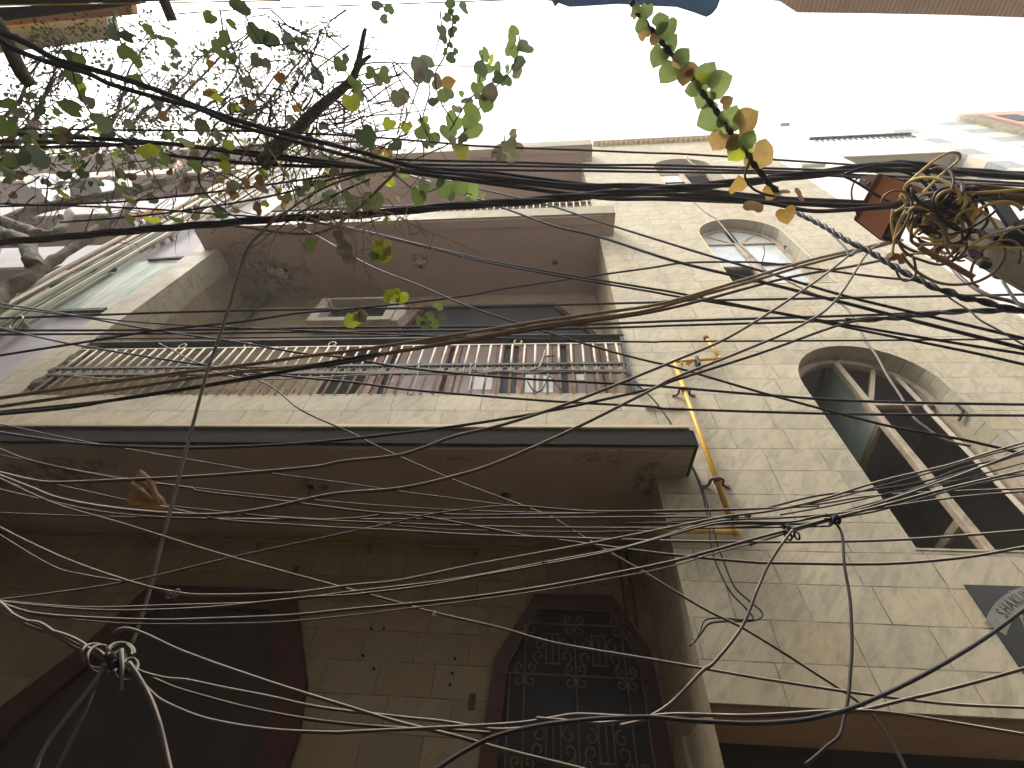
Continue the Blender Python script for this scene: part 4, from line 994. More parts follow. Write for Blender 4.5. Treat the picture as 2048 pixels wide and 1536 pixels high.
def shell(pts, dvec, th, mat, name):
    b = NB(); n = len(pts)
    for i in range(n):
        p, q = pts[i], pts[(i+1) % n]
        if i == 1: continue
        m_ = (q-p).cross(dvec).normalized()*th
        hexa([p, q, q+dvec, p+dvec], m_, b)
    hexa([p+dvec for p in pts], nrm*th, b); return obj(name, b, mat, mb)
shell(f2, dv, 0.005, M['orange_dark'], 'case')
b = NB(); hexa([f2[1].lerp(f2[2],.06)+dv*.1, f2[1].lerp(f2[2],.06)+dv*.9, f2[1].lerp(f2[2],.94)+dv*.9, f2[1].lerp(f2[2],.94)+dv*.1], -sx*0.02, b); obj('opening', b, M['hole'], mb)  # black panel paints the dark inside of the box
b = NB(); bar(b, fr[0]-nrm*0.004-sx*0.010, fr[3]-nrm*0.004-sx*0.010, 0.018, 0.018, nrm); obj('hinge_edge', b, M['orange_dark'], mb)
b = NB(); hexa([onp(1792,352,KB+.06), onp(1850,384,KB+.06), onp(1842,392,KB+.06), onp(1818,370,KB+.06)], nrm*0.006, b); obj('flap', b, M['orange_box'], mb)
b = NB(); hexa([atD(1722,352,2.98), atD(1757,349,2.98), atD(1742,382,2.95), atD(1716,368,2.95)], nrm*0.006, b); obj('back_plate', b, M['grey_plate'], mb)
b = NB(); c = atD(1738,367,2.955); bmesh.ops.create_icosphere(b, subdivisions=1, radius=0.012, matrix=Matrix.Translation(c)); obj('bolt', b, M['rust'], mb)

# ------------------------------------------------------------------ cables
def cable(label, mat, wpx, k, v, pts, group='overhead cables across the lane', strands=1, name='cable', n=5, cat='cable', pitch=0.22):
    if isinstance(v, tuple):
        P = [at(x, y, k, v[0]+(v[1]-v[0])*i/(len(pts)-1)) for i, (x, y) in enumerate(pts)]
    else:
        P = [at(x, y, k, v) for x, y in pts]
    P = smooth_path(P, n)
    ds = sorted(p.dot(fwd) for p in P if 0 < p.dot(fwd))
    dist = ds[len(ds)//2]
    b = NB()
    if strands == 1:
        tube(b, P, wpx*0.97/2*dist/F, 6)
    else:
        r = wpx*dist/F/2; step = pitch/8
        Q = resample(P, step); rs = r*0.52
        for s in range(strands): tube(b, helix(Q, r*0.5, pitch, 2*PI*s/strands), rs, 6)
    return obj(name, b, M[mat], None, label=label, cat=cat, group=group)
K, DU, BR, TA, MV, YE = 'black_cable', 'dusty_toplit_cable', 'brown_cable', 'tan_cable', 'mauve_cable', 'yellow_cable'

# the thick upper bundle
cable('thick black cable sweeping from under the plaster eave down to the upper bundle, topmost strand', K, 10.8, 'D', 2.6, [(-30,52),(0,64),(30,76),(60,90),(117,121),(172,135),(254,160),(332,187),(384,209),(456,235),(534,258),(593,272),(700,299),(800,326),(873,341),(976,356),(1078,370),(1181,380),(1300,386),(1407,397),(1531,404),(1614,408),(1720,412),(1800,408)], name='thick_cable')
cable('thick black cable hanging just under the topmost strand of the upper bundle', K, 9.4, 'D', 2.57, [(-30,66),(0,78),(20,94),(59,111),(103,126),(176,147),(215,166),(273,184),(332,200),(400,219),(460,246),(534,268),(593,284),(652,300),(700,313),(790,336),(873,352),(942,362),(1044,376),(1181,391),(1300,389),(1420,392),(1531,405),(1614,421),(1676,421),(1800,412)], name='thick_cable')
cable('thick black cable running level through the vine leaves into the upper bundle', K, 8.7, 'Z', 2.5, [(-30,262),(0,266),(137,274),(239,280),(342,288),(430,298),(513,306),(600,317),(700,329),(790,341),(873,352),(976,364),(1078,380),(1215,397),(1324,398),(1490,404),(1640,410),(1800,414)], name='thick_cable')
cable('black cable running level below the vine leaves and dipping into the upper bundle', K, 7.2, 'Z', 2.46, [(-30,280),(0,283),(171,286),(239,291),(342,311),(430,320),(513,328),(600,332),(700,334),(790,339),(900,346),(976,352),(1078,364),(1181,374),(1249,374),(1374,382),(1448,388),(1573,398),(1697,404),(1800,410)], name='thick_cable')
cable('black cable whose left end runs beside the level thick cables and crosses under them', K, 6.5, 'Z', 2.44, [(-30,296),(0,295),(110,294),(205,291),(280,287),(342,288),(430,300),(513,312),(650,328),(790,338),(942,350),(1044,360),(1150,370),(1249,369),(1330,372),(1448,384),(1573,396),(1700,402),(1800,409)])
cable('black cable looping up out of the upper bundle before the top veranda', K, 6.5, 'Z', 2.47, [(802,330),(873,337),(976,344),(1078,357),(1181,369),(1249,370),(1300,374),(1374,381),(1450,391),(1560,402),(1680,414),(1800,411)])
cable('thick twisted black power cable that crosses the edge of the upper balcony slab', K, 17.3, 'Z', 2.35, [(-30,487),(0,484),(90,478),(171,470),(260,462),(342,455),(450,446),(547,438),(640,434),(702,431),(805,422),(908,412),(1010,406),(1112,397),(1215,388),(1300,382),(1386,374),(1490,364),(1572,354),(1655,345),(1738,334),(1790,329),(1821,330),(1870,338),(1904,344),(1970,347),(2048,352),(2090,356)], strands=3, name='twisted_cable', pitch=0.85)
# thin level wires over the sky and the roofline
cable('thin wire crossing the open sky through the leaf tips, second from the top edge', K, 2.2, 'D', 3.4, [(330,30),(430,22),(600,14),(760,9),(900,4),(1060,-2)])
cable('thin straight wire that passes in front of the roofline coping', K, 4, 'Z', 2.7, [(-20,258),(0,258),(342,261),(513,263),(713,272),(873,285),(976,293),(1181,301),(1300,306),(1366,308),(1544,319),(1697,329),(1740,332)])
cable('uppermost of three level black wires crossing the top arched window', K, 5, 'Z', 2.6, [(790,318),(856,321),(1044,325),(1181,330),(1300,330),(1407,333),(1614,339),(1717,343),(1800,338),(1880,336),(2048,350)])
cable('middle one of three level black wires crossing the top arched window', K, 5, 'Z', 2.58, [(800,328),(908,331),(1044,332),(1181,335),(1300,337),(1407,339),(1614,345),(1717,350),(1870,357),(2048,367),(2080,369)])
cable('lowest of three level black wires crossing the top arched window', K, 5, 'Z', 2.56, [(810,334),(925,338),(1061,341),(1181,342),(1300,344),(1490,346),(1600,348),(1717,355),(1870,364),(2048,372),(2080,374)])
cable('black cable arching over the top of the orange meter box', K, 7, 'D', 2.7, [(1690,348),(1717,338),(1750,331),(1800,329),(1836,335),(1856,350),(1866,372),(1878,388)])
cable('second black cable arching over the orange meter box into the dark wad', K, 6, 'D', 2.72, [(1700,345),(1745,336),(1790,340),(1830,352),(1850,368),(1862,384)])
cable('thick black cable leaving the meter box for the right above two thin wires', K, 11, 'D', 2.75, [(1735,341),(1790,340),(1850,341),(1904,343),(1960,348),(2048,355),(2090,358)], name='thick_cable')
cable('black cable drooping in a small loop off the meter box top', K, 5, 'D', 2.65, [(1683,350),(1715,366),(1745,385),(1775,402),(1800,412)])
cable('thin black wire curling round the left side of the meter box', K, 3.5, 'D', 2.68, [(1722,350),(1708,365),(1703,385),(1706,405),(1713,425),(1718,433)])
# wires fanning out of the bundle to the lower right
cable('black wire falling from the bundle to the far right, highest of the fan', K, 5, 'Y', 1.2, [(780,340),(873,356),(960,378),(1095,410),(1181,438),(1300,475),(1407,508),(1553,551),(1690,592),(1861,633),(2048,677),(2090,687)])
cable('black wire falling from the bundle across the pale recess corner, second of the fan', K, 6, 'Y', 1.18, [(770,336),(805,346),(908,380),(1010,417),(1112,453),(1200,474),(1348,522),(1519,563),(1690,606),(1861,650),(2048,697),(2090,708)])
cable('black wire from the twisted cable across the brown upper soffit, upper of a pair', K, 5, 'Y', 1.22, [(540,433),(600,439),(703,456),(839,489),(976,521),(1113,546),(1300,577),(1348,585),(1587,631),(1861,678),(2048,708),(2090,716)])
cable('black wire from the twisted cable across the brown upper soffit, lower of a pair', K, 5, 'Y', 1.24, [(545,436),(600,441),(703,459),(839,492),(976,525),(1113,551),(1300,583),(1348,592),(1553,626),(1724,661),(1929,702),(2048,729),(2090,738)])
cable('long black wire slanting from the twisted cable over the ventilator to the lower window', K, 5, 'Y', 1.28, [(545,432),(634,472),(737,530),(839,571),(942,615),(1079,660),(1215,701),(1300,723),(1348,734),(1519,784),(1690,830),(1792,855),(1929,880),(2048,908),(2090,918)])
cable('black wire slanting over the railing, upper of the two that enter beside the green board', K, 5, 'Y', 1.4, [(-20,603),(0,607),(137,629),(308,660),(478,685),(600,706),(700,716),(805,735),(1010,755),(1300,771),(1348,775),(1690,801),(2048,809),(2090,810)])
cable('black wire slanting over the railing, lower of the two that end beyond the lower window', K, 5, 'Y', 1.38, [(-20,650),(0,656),(137,687),(342,721),(513,745),(600,755),(700,764),(805,778),(942,790),(1113,803),(1300,813),(1348,818),(1690,828),(2048,831),(2090,831)])
cable('thin black wire meeting the railing top at the left and ending above the lower window', K, 4, 'Y', 1.36, [(-20,612),(0,615),(120,628),(239,641),(376,651),(650,663),(873,672),(1100,680),(1300,684),(1348,683),(1700,681),(2048,678),(2090,677)])
cable('level black wire crossing at the top of the veranda doors', K, 5.5, 'Y', 1.42, [(-20,637),(0,637),(342,625),(600,619),(700,618),(942,614),(1300,605),(1348,602),(1690,596),(2048,589),(2090,588)])
cable('level black wire crossing the white ventilator, upper of a close pair', K, 6, 'Y', 1.45, [(-20,661),(0,661),(342,660),(600,656),(700,655),(1010,653),(1200,648),(1300,644),(1348,642),(1587,635),(1792,628),(1900,622),(2048,620),(2090,620)])
cable('level black wire crossing the white ventilator, lower of a close pair', K, 5.5, 'Y', 1.44, [(-20,669),(0,669),(342,667),(600,664),(700,663),(1010,660),(1200,656),(1300,653),(1348,651),(1656,642),(1760,636),(1800,633)])
cable('grey line added as the highlight along the top rail of the lower railing', DU, 4, 'Y', 1.6, [(205,678),(400,676),(600,674),(900,672),(1247,670)])  # added pale line stands in for the rail's bright upper edge
cable('black wire rising from the left edge across the veranda to the second arched window', K, 5, 'Y', 1.33, [(-20,715),(0,711),(171,684),(308,662),(478,644),(600,626),(700,618),(908,595),(1010,577),(1147,557),(1300,536),(1366,526),(1470,524),(1552,528),(1738,552),(1821,560),(1850,563)])
cable('black swollen cable joint that runs to the right edge beside the lower window', K, 13, 'Y', 1.3, [(1690,641),(1760,638),(1830,632),(1861,628),(1929,622),(1990,622),(2048,621),(2090,621)], strands=2, name='twisted_cable', pitch=0.3)
cable('upper brown cable with dusty lit-painted top sweeping up across the railing to the meter box', BR, 8, 'Y', 1.15, [(-20,799),(0,796),(171,771),(342,748),(513,727),(600,714),(700,702),(805,687),(942,665),(1078,643),(1200,626),(1300,612),(1366,596),(1490,559),(1614,522),(1738,493),(1800,476)])
cable('middle brown cable with dusty lit-painted top sweeping up across the railing', BR, 7.5, 'Y', 1.17, [(-20,816),(0,813),(239,779),(444,748),(600,733),(700,718),(805,701),(942,677),(1078,652),(1200,636),(1300,620),(1407,590),(1500,564),(1620,528),(1738,498),(1805,480)])
cable('lower brown cable of the three that sweep up across the railing', MV, 7, 'Y', 1.19, [(-20,827),(0,824),(205,803),(342,783),(513,755),(600,738),(700,724),(771,708),(942,680),(1044,663),(1200,640),(1300,625),(1407,600),(1573,556),(1697,534),(1821,509),(1865,500),(1900,492)])
cable('dark cable clinging below the three brown cables at the parapet left end', K, 7, 'Y', 1.16, [(-20,830),(0,828),(140,815),(250,796),(400,772),(513,752),(640,728),(760,706)])
cable('mauve cable climbing from the dry hanging leaf to the meter box, left of two', MV, 7, 'Y', 1.1, [(-20,942),(0,946),(83,964),(160,964),(248,960),(414,952),(621,935),(685,923),(805,909),(908,873),(1010,848),(1147,803),(1300,742),(1348,722),(1451,678),(1553,616),(1638,558),(1697,512),(1725,490)])
cable('mauve cable climbing from the lower left to the meter box, right of two', MV, 7, 'Y', 1.08, [(-20,945),(0,952),(60,975),(124,999),(248,1020),(414,1030),(538,1016),(662,989),(799,977),(900,955),(996,925),(1147,858),(1300,781),(1348,756),(1485,702),(1604,650),(1673,599),(1734,507),(1760,488)])
cable('black cable rising under the lower parapet to the swollen joint on the right', K, 6, 'Y', 1.12, [(-20,862),(0,865),(114,882),(228,892),(400,896),(600,887),(771,870),(942,848),(1113,819),(1300,778),(1348,761),(1519,707),(1690,647),(1792,633)])
# dusty wires across the dark veranda
G2 = 'dusty wires across the dark ground floor'
cable('faint thin wire falling from under the coping at the left edge', DU, 3, 'Y', 1.3, [(-20,846),(0,848),(137,877),(265,900),(400,923),(538,946),(700,968),(799,983),(907,997),(1073,1017),(1238,1024),(1400,1021),(1499,1018)], G2)
cable('dusty wire that carries the dry leaf and dips below the gas pipe elbow', DU, 5, 'Y', 1.15, [(-20,890),(0,898),(68,923),(228,956),(373,975),(400,983),(538,999),(700,1020),(760,1026),(866,1037),(1052,1072),(1114,1080),(1321,1107),(1499,1124),(1555,1126),(1762,1128),(1928,1115),(2048,1094),(2090,1087)], G2)
cable('dusty wire passing just under the dry leaf and running level to the elbow', DU, 4, 'Y', 1.18, [(-20,940),(0,946),(160,980),(251,1000),(337,1012),(400,1019),(580,1037),(799,1047),(907,1051),(1073,1055),(1321,1056),(1499,1055),(1660,1052)], G2)
cable('long pale wire with a white scrap crossing the whole dark front to the ledge', TA, 5, 'Y', 1.05, [(-20,948),(0,957),(109,1007),(228,1042),(328,1073),(400,1096),(497,1124),(662,1169),(799,1206),(866,1225),(1000,1256),(1114,1287),(1321,1322),(1499,1353),(1555,1362),(1700,1384),(1886,1407),(2048,1415),(2090,1417)], G2)
cable('dusty wire in the flat cluster over the ground floor soffit, uppermost', DU, 4, 'Y', 1.2, [(-20,973),(0,979),(114,1006),(205,1024),(331,1035),(538,1039),(700,1037),(799,1026),(948,1030),(1238,1026),(1348,1023),(1514,1018),(1638,1008),(1762,990),(2048,977),(2090,975)], G2)
cable('straight dusty wire in the flat cluster over the ground floor soffit, second from top', DU, 4, 'Y', 1.22, [(-20,1025),(0,1026),(182,1033),(400,1037),(700,1039),(1000,1037),(1348,1034),(1499,1035),(1660,1032)], G2)
cable('curving pale wire from the left edge that dips to a knot on the left door', TA, 5, 'Y', 1.0, [(-20,1040),(0,1055),(124,1115),(259,1163),(348,1184),(414,1190),(580,1186),(700,1171),(799,1161),(948,1130),(1155,1092),(1321,1059),(1404,1042),(1458,1032),(1540,1022),(1638,1000),(1762,962),(1886,933),(1969,908),(2048,885)], G2)
cable('thinner curving wire under the pale one at the left edge', DU, 3.5, 'Y', 1.02, [(-20,1056),(0,1070),(104,1132),(170,1150),(228,1160),(259,1165)], G2)
cable('thin wire rising over the veranda from the left edge and arching into the flat cluster', DU, 4, 'Y', 1.1, [(-20,1203),(0,1200),(248,1165),(464,1115),(700,1064),(799,1043),(866,1028),(990,1013),(1052,1013),(1114,1018),(1197,1023),(1350,1021),(1499,1018),(1638,1012)], G2)
cable('sagging wire over the left door head rising to the clamp, uppermost of four', DU, 4.5, 'Y', 1.04, [(-20,1201),(0,1202),(166,1215),(331,1211),(538,1204),(700,1184),(907,1159),(1085,1126),(1218,1101),(1280,1086),(1404,1049),(1466,1039),(1560,1036),(1687,1024),(1762,1005),(1886,962),(1969,931),(2048,900)], G2)
cable('sagging wire over the left door head rising to the clamp, second of four', DU, 4.5, 'Y', 1.03, [(-20,1203),(0,1204),(140,1217),(248,1221),(414,1215),(613,1195),(700,1190),(850,1172),(969,1150),(1085,1130),(1218,1104),(1300,1082),(1410,1052),(1470,1044),(1580,1044),(1638,1032),(1762,1016),(1900,996),(2048,983)], G2)
cable('sagging wire over the left door head running to the ties, third of four', DU, 6, 'Y', 1.0, [(-20,1202),(0,1206),(83,1229),(290,1240),(414,1238),(580,1231),(700,1219),(799,1210),(948,1194),(1114,1169),(1321,1128),(1400,1108),(1493,1082),(1580,1059),(1662,1037),(1762,1012),(1886,979),(2048,941)], G2)
cable('thinnest sagging wire over the left door head, lowest of four', DU, 2.8, 'Y', 1.02, [(60,1228),(160,1240),(290,1248),(538,1245),(700,1231),(799,1219),(960,1199),(1114,1176),(1321,1138),(1410,1112),(1500,1088)], G2)
cable('long bright wire passing level just below the yellow elbow', TA, 5, 'Y', 1.08, [(320,1012),(400,1030),(455,1041),(600,1051),(700,1057),(799,1061),(948,1070),(1197,1078),(1348,1082),(1499,1084),(1679,1083),(1845,1077),(2048,1061),(2090,1058)], G2)
cable('bright wire running down from the railing through the dark front to the bottom ledge', TA, 4.5, 'Y', 1.25, [(318,687),(350,703),(393,725),(478,745),(547,776),(600,819),(690,860),(703,866),(770,900),(907,960),(1073,1022),(1114,1041),(1189,1088),(1280,1140),(1404,1215),(1493,1260),(1638,1351),(1721,1407),(1762,1451),(1803,1521),(1815,1550)], G2)
cable('black wire in the right hand fan over the lower window, lowest', K, 4, 'Y', 1.1, [(1499,1090),(1580,1064),(1680,1036),(1762,1020),(1886,985),(1980,962),(2048,950)], G2)
cable('dark wire in the right hand fan crossing the black window panes', K, 4, 'Y', 1.14, [(1534,1016),(1638,991),(1762,978),(1860,960),(1928,935),(2048,908)], G2)
cable('upper dark wire of the level cluster right of the gas pipe', K, 5, 'Y', 1.12, [(1250,1047),(1348,1047),(1500,1047),(1600,1048),(1660,1040),(1750,1010),(1880,960),(1990,925),(2048,905)], G2)
cable('stiff dark cable hanging steeply from the twisted cable to the big knot', 'grey_cable', 6.2, 'D', (1.75,1.62), [(556,432),(535,452),(520,468),(496,496),(475,555),(461,605),(438,675),(417,735),(400,795),(386,848),(366,925),(345,1005),(331,1057),(313,1130),(298,1186),(280,1245),(264,1288)])
cable('thin dark wire fanning up from the elbow ties to the right edge, upper', K, 3.2, 'Y', 1.13, [(1300,1044),(1348,1043),(1514,1026),(1638,1004),(1762,972),(1886,938),(1960,915),(2048,892)], G2)
cable('thin dark wire fanning from the elbow ties to the right edge, lower', K, 3.2, 'Y', 1.15, [(1280,1058),(1400,1057),(1540,1050),(1640,1034),(1760,1002),(1900,965),(2048,926)], G2)
cable('thin dusty wire joining the flat cluster from the lower left of the dry leaf', DU, 3, 'Y', 1.21, [(-20,955),(0,960),(120,996),(260,1018),(400,1028),(560,1034),(700,1044),(866,1058),(1000,1062),(1150,1064),(1330,1062)], G2)
cable('thin dusty wire under the upper mauve cable, slanting to the elbow', DU, 3, 'Y', 1.24, [(-20,905),(0,910),(150,940),(330,968),(520,990),(720,1008),(900,1020),(1100,1026),(1350,1028)], G2)
cable('thin dark wire through the middle of the black window panes', K, 3.2, 'Y', 1.16, [(1560,1030),(1680,1008),(1800,982),(1920,960),(2048,948)], G2)
GW = 'loose wires wound along the railing'
cable('pale wire wound along the ringed band of the lower railing', 'grey_cable', 3.5, 'Y', 2.265, [(150,752),(200,757),(255,758),(330,752),(400,742),(430,744),(480,756),(560,758),(640,755),(720,750),(800,747),(880,749),(950,748),(1005,742),(1060,747),(1110,740),(1170,742),(1240,744),(1262,750),(1290,785)], GW)
cable('pale kinked wire end standing up behind the railing near its right end', 'grey_cable', 4.5, 'Y', 2.27, [(1060,742),(1078,734),(1086,718),(1092,700),(1088,712),(1098,712),(1108,710),(1116,716),(1120,728),(1140,726)], GW)
cable('dark curly wire hanging below the ringed band near its right end', K, 3.5, 'Y', 2.27, [(1055,762),(1062,775),(1072,784),(1085,778),(1092,764),(1100,752),(1112,768),(1122,780)], GW)
cable('short pale wire tied across the band in the middle of the railing', 'grey_cable', 3.5, 'Y', 2.26, [(838,732),(836,745),(834,758),(830,772),(826,784),(822,790)], GW)
cable('white wire tied round the band right of the middle of the railing', 'tan_cable', 3.5, 'Y', 2.26, [(943,728),(940,738),(939,750),(943,742),(950,732),(952,742)], GW)
# drops on the right
cable('black cable dropping from the ties across the marble tiles to the bottom ledge', K, 6.5, 'Y', 1.0, [(1664,1042),(1676,1052),(1685,1074),(1689,1132),(1700,1198),(1704,1285),(1701,1340),(1697,1390),(1689,1434),(1679,1471),(1655,1492),(1634,1511),(1610,1530)])
cable('dusty black cable curving from the ties down towards the octagon window', MV, 7, 'Y', 0.95, [(1585,1060),(1568,1082),(1538,1128),(1514,1181),(1485,1252),(1431,1322),(1404,1343),(1348,1401),(1310,1428),(1280,1442),(1240,1452)])
cable('thick dark cable sagging from the right edge into the bottom bundle', K, 9, 'Y', 0.9, [(2090,1195),(2048,1219),(1969,1277),(1845,1351),(1721,1409),(1650,1431),(1596,1441),(1530,1446),(1472,1446),(1380,1441),(1300,1434),(1220,1436),(1168,1440),(1073,1452),(990,1473),(930,1502),(878,1536),(850,1560)], name='thick_cable')
cable('mauve cable meeting the bottom bundle from the right edge above the ledge', MV, 6.9, 'Y', 0.92, [(2090,1322),(2048,1337),(1930,1370),(1803,1401),(1721,1420),(1620,1429),(1514,1432),(1420,1430),(1348,1434),(1250,1433),(1155,1429),(1100,1437),(1040,1446),(948,1452),(820,1458),(700,1464),(662,1465),(538,1459),(414,1438),(331,1405),(300,1382),(282,1362)])
cable('tan cable leaving the bottom bundle along the dark ledge to the right edge', TA, 6.2, 'Y', 0.91, [(2090,1478),(2048,1469),(1886,1442),(1800,1428),(1721,1421),(1640,1423),(1560,1428),(1472,1431),(1348,1428),(1280,1436),(1200,1446),(1120,1440),(1073,1436)])
cable('dusty cable crossing from the knot to the bottom bundle, upper of two', TA, 6.2, 'Y', 0.97, [(270,1332),(282,1343),(330,1356),(373,1360),(440,1374),(538,1393),(640,1415),(799,1434),(878,1442),(930,1450),(990,1459),(1060,1455),(1130,1447)], G2)
cable('dusty cable crossing from the knot to the bottom bundle, lower of two', DU, 6.2, 'Y', 0.98, [(275,1340),(310,1358),(352,1376),(420,1396),(497,1416),(600,1436),(704,1449),(799,1456),(900,1460),(980,1466)], G2)
cable('long tan wire from above the knot down across the tiles to the bottom edge', TA, 6.9, 'Y', 0.93, [(225,1268),(236,1260),(255,1257),(290,1268),(373,1306),(538,1364),(704,1416),(799,1445),(907,1471),(1010,1500),(1155,1536),(1200,1550)], G2)
# the big knot at the lower left
for i, (lb, off, mt) in enumerate((('thick dusty cable twisted with two others entering the big knot, uppermost', -6, TA), ('dark cable twisted with two others entering the big knot, middle', 2, DU), ('dusty cable twisted with two others entering the big knot, lowest', 9, MV))):
    cable(lb, mt, 8, 'Y', 0.96, [(-30,1190+off),(0,1212+off),(40,1236+off*(.6 if i else -1)),(80,1254-off*.8),(120,1270+off*.5),(160,1290+off),(190,1304-off*.6),(215,1318)], 'cables tied in the big knot')
cable('tan cable hanging from the big knot to the bottom edge, far left', TA, 8.5, 'Y', 0.92, [(208,1328),(196,1355),(165,1395),(130,1440),(100,1480),(78,1520),(65,1560)], 'cables tied in the big knot')
cable('dark cable hanging from the big knot to the bottom edge, middle of three', DU, 6.5, 'Y', 0.95, [(205,1335),(190,1375),(170,1425),(145,1475),(120,1525),(105,1560)], 'cables tied in the big knot')
cable('mauve cable hanging from the big knot to the bottom edge, rightmost of three', MV, 9, 'Y', 0.9, [(258,1325),(275,1350),(300,1395),(318,1445),(330,1495),(340,1540),(345,1565)], 'cables tied in the big knot')
kn = empty('cable_knot', atY(222,1322,0.95), 'big knot of wire loops where the lower left cables are tied', 'knot')
rr = random.Random(5)
for (cx, cy, rx, ry, a, t0, t1, mt) in ((192,1312,30,24,0.3,-0.2,5.4,TA),(200,1318,26,28,0.1,0.8,5.2,DU),(240,1306,24,18,-0.2,2.8,6.8,DU),(243,1302,26,17,0.1,2.9,6.5,TA),(262,1330,14,14,0,3.4,7.4,DU),(248,1348,20,12,0.2,0.0,3.6,DU),(225,1316,14,10,0.5,0,6.3,K),(232,1326,20,14,0.9,0,6.3,K),(238,1318,12,18,0.4,0,6.3,K),(226,1330,16,12,1.6,0,6.3,K),(240,1334,18,10,0.6,0,6.3,K)):
    P = []
    for i in range(22):
        th = t0+(t1-t0)*i/21; x = rx*math.cos(th); y = ry*math.sin(th)
        P.append(atY(cx+x*math.cos(a)-y*math.sin(a), cy+x*math.sin(a)+y*math.cos(a), 0.94+0.03*math.sin(th*1.5)))
    b = NB(); tube(b, P, (2.6 if mt != K else 3.6)*P[0].dot(fwd)/F, 6); obj('loop', b, M[mt], kn)
b = NB(); tube(b, [atY(243,1298,0.9), atY(244,1330,0.905), atY(242,1380,0.9)], 2.4*1.2/F*1.1, 6); obj('tail', b, M[TA], kn)
# little ties and clamps on the wires
def tie(px, py, Y, spx, label, seed, mt='tape'):
    rr = random.Random(seed); b = NB(); c = atY(px, py, Y); s = spx*c.dot(fwd)/F
    for k in range(5):
        cx = c+Vector((rr.uniform(-.5,.5)*s, 0, rr.uniform(-.3,.3)*s)); r0 = s*rr.uniform(0.22,0.42); ph = rr.uniform(0,6)
        tube(b, [cx+Vector((math.cos(ph)*0.35*r0*math.cos(t*0.7), r0*math.sin(t*0.7), r0*math.cos(t*0.7)*0.9)) for t in range(10)], s*0.075, 5)
    for k in range(3):
        e = c+Vector((rr.uniform(-1,1), rr.uniform(-.3,.3), rr.uniform(-1,1)))*s*0.7; tube(b, [c, c.lerp(e,.5)+Vector((0,0,s*.1)), e], s*0.05, 5)
    return obj('cable_tie', b, M[mt], None, label=label, cat='tie', group='ties on the wires')
tie(1584,1064,1.0,26,'black wire tie where the curving drop leaves the cluster',1)
tie(1664,1040,1.0,26,'black wire tie where the straight drop leaves the cluster',2)
tie(1466,1038,1.04,22,'black tie in front of the yellow pipe elbow',3)
tie(1497,1030,1.04,12,'small tie to the right of the yellow pipe elbow',9)
tie(346,1188,1.0,18,'frayed tie on the curving wire before the left door',4,'tan_cable')
tie(613,1195,1.03,9,'tiny tie on the sagging wires by the left door jamb',5,'tan_cable')
tie(1090,1126,1.03,10,'small tie on the sagging wires above the octagon window',6)
tie(790,340,2.55,26,'black binding where the upper bundle comes together',7)
tie(682,397,1.2,22,'dark tie among the vine leaves under the bundle',8)
def scrap(px, py, Y, spx, mat, name, label, cat, seed, n=5):
    rr = random.Random(seed); c = atY(px, py, Y); s = spx*c.dot(fwd)/F; b = NB()
    for k in range(n):
        t = bmesh.new(); bmesh.ops.create_icosphere(t, subdivisions=1, radius=s*rr.uniform(.18,.32))
        o_ = Vector((rr.uniform(-.4,.4), rr.uniform(-.1,.1), rr.uniform(-.25,.25)))*s
        for v in t.verts: v.co *= rr.uniform(.7,1.3); v.co += c+o_
        merge_in(b, t)
    return obj(name, b, mat, None, label=label, cat=cat)
scrap(867,1226,1.05,13,M['white_bit'],'scrap','white scrap snagged on the long pale wire','scrap',1)
scrap(1328,1045,1.16,9,M['white_bit'],'scrap','tiny white tag on the wires at the recess corner','scrap',2,3)
# torn strip hanging on the left wire
b = NB(); P = [atY(x, y, 1.40) for x, y in ((42,632),(30,640),(22,650),(20,656),(28,660),(33,655),(40,645),(46,636))]
tube(b, smooth_path(P+[P[0]], 3), 0.009, 5); obj('torn_strip', b, M['tape'], None, label='torn black strip looped on the level wire by the left edge', cat='strip')
# wires on the tiled wall
cable('pair of thin dark wires running down the wall from the railing end, left one', K, 3.5, 'Y', 2.22, [(1247,730),(1262,748),(1272,768),(1290,782),(1312,805),(1332,832),(1345,852)], 'wires fixed to the tiled wall')
cable('thin dark wire below the slab corner, left of the pair, looping left below', K, 4, 'Y', 2.2, [(1382,930),(1395,960),(1408,1000),(1418,1050),(1424,1100),(1440,1145),(1462,1185),(1490,1215),(1506,1236),(1490,1240),(1440,1236),(1410,1240),(1400,1262),(1390,1284)], 'wires fixed to the tiled wall')
cable('thin dark wire below the slab corner, right of the pair, swinging wide', K, 4, 'Y', 2.21, [(1384,930),(1398,960),(1412,1000),(1424,1045),(1434,1085),(1452,1135),(1470,1175),(1500,1203),(1522,1222),(1522,1235),(1500,1242),(1450,1243),(1418,1248),(1400,1270),(1380,1292)], 'wires fixed to the tiled wall')
cable('pale thin wire wandering down past the arched windows', TA, 3.6, 'Y', 2.2, [(1373,313),(1380,324),(1395,332),(1410,338),(1402,350)], 'wires fixed to the tiled wall')
cable('pale thin wire crossing the second arched window and hanging in front of the lower one', TA, 3.8, 'Y', 2.1, [(1387,404),(1400,416),(1415,428),(1432,438),(1450,458),(1468,480),(1490,500),(1510,518),(1530,540),(1556,552),(1600,575),(1648,596),(1685,610),(1710,640),(1730,680),(1752,710),(1775,752),(1800,790),(1825,832),(1856,858),(1890,880),(1940,892)], 'wires fixed to the tiled wall')
cable('slack pale grey cable hanging in a curve below the twisted cable', 'grey_cable', 5.5, 'Z', 2.3, [(468,452),(500,456),(560,465),(620,468),(660,458),(700,430),(740,395),(775,360),(798,338)], n=6)
cable('thin dark wire drooping in a wide arc through the leaves at the left', K, 3.5, 'Z', 2.4, [(440,285),(415,305),(400,335),(398,362),(410,385),(430,405),(455,425),(480,438),(505,448)], n=6)
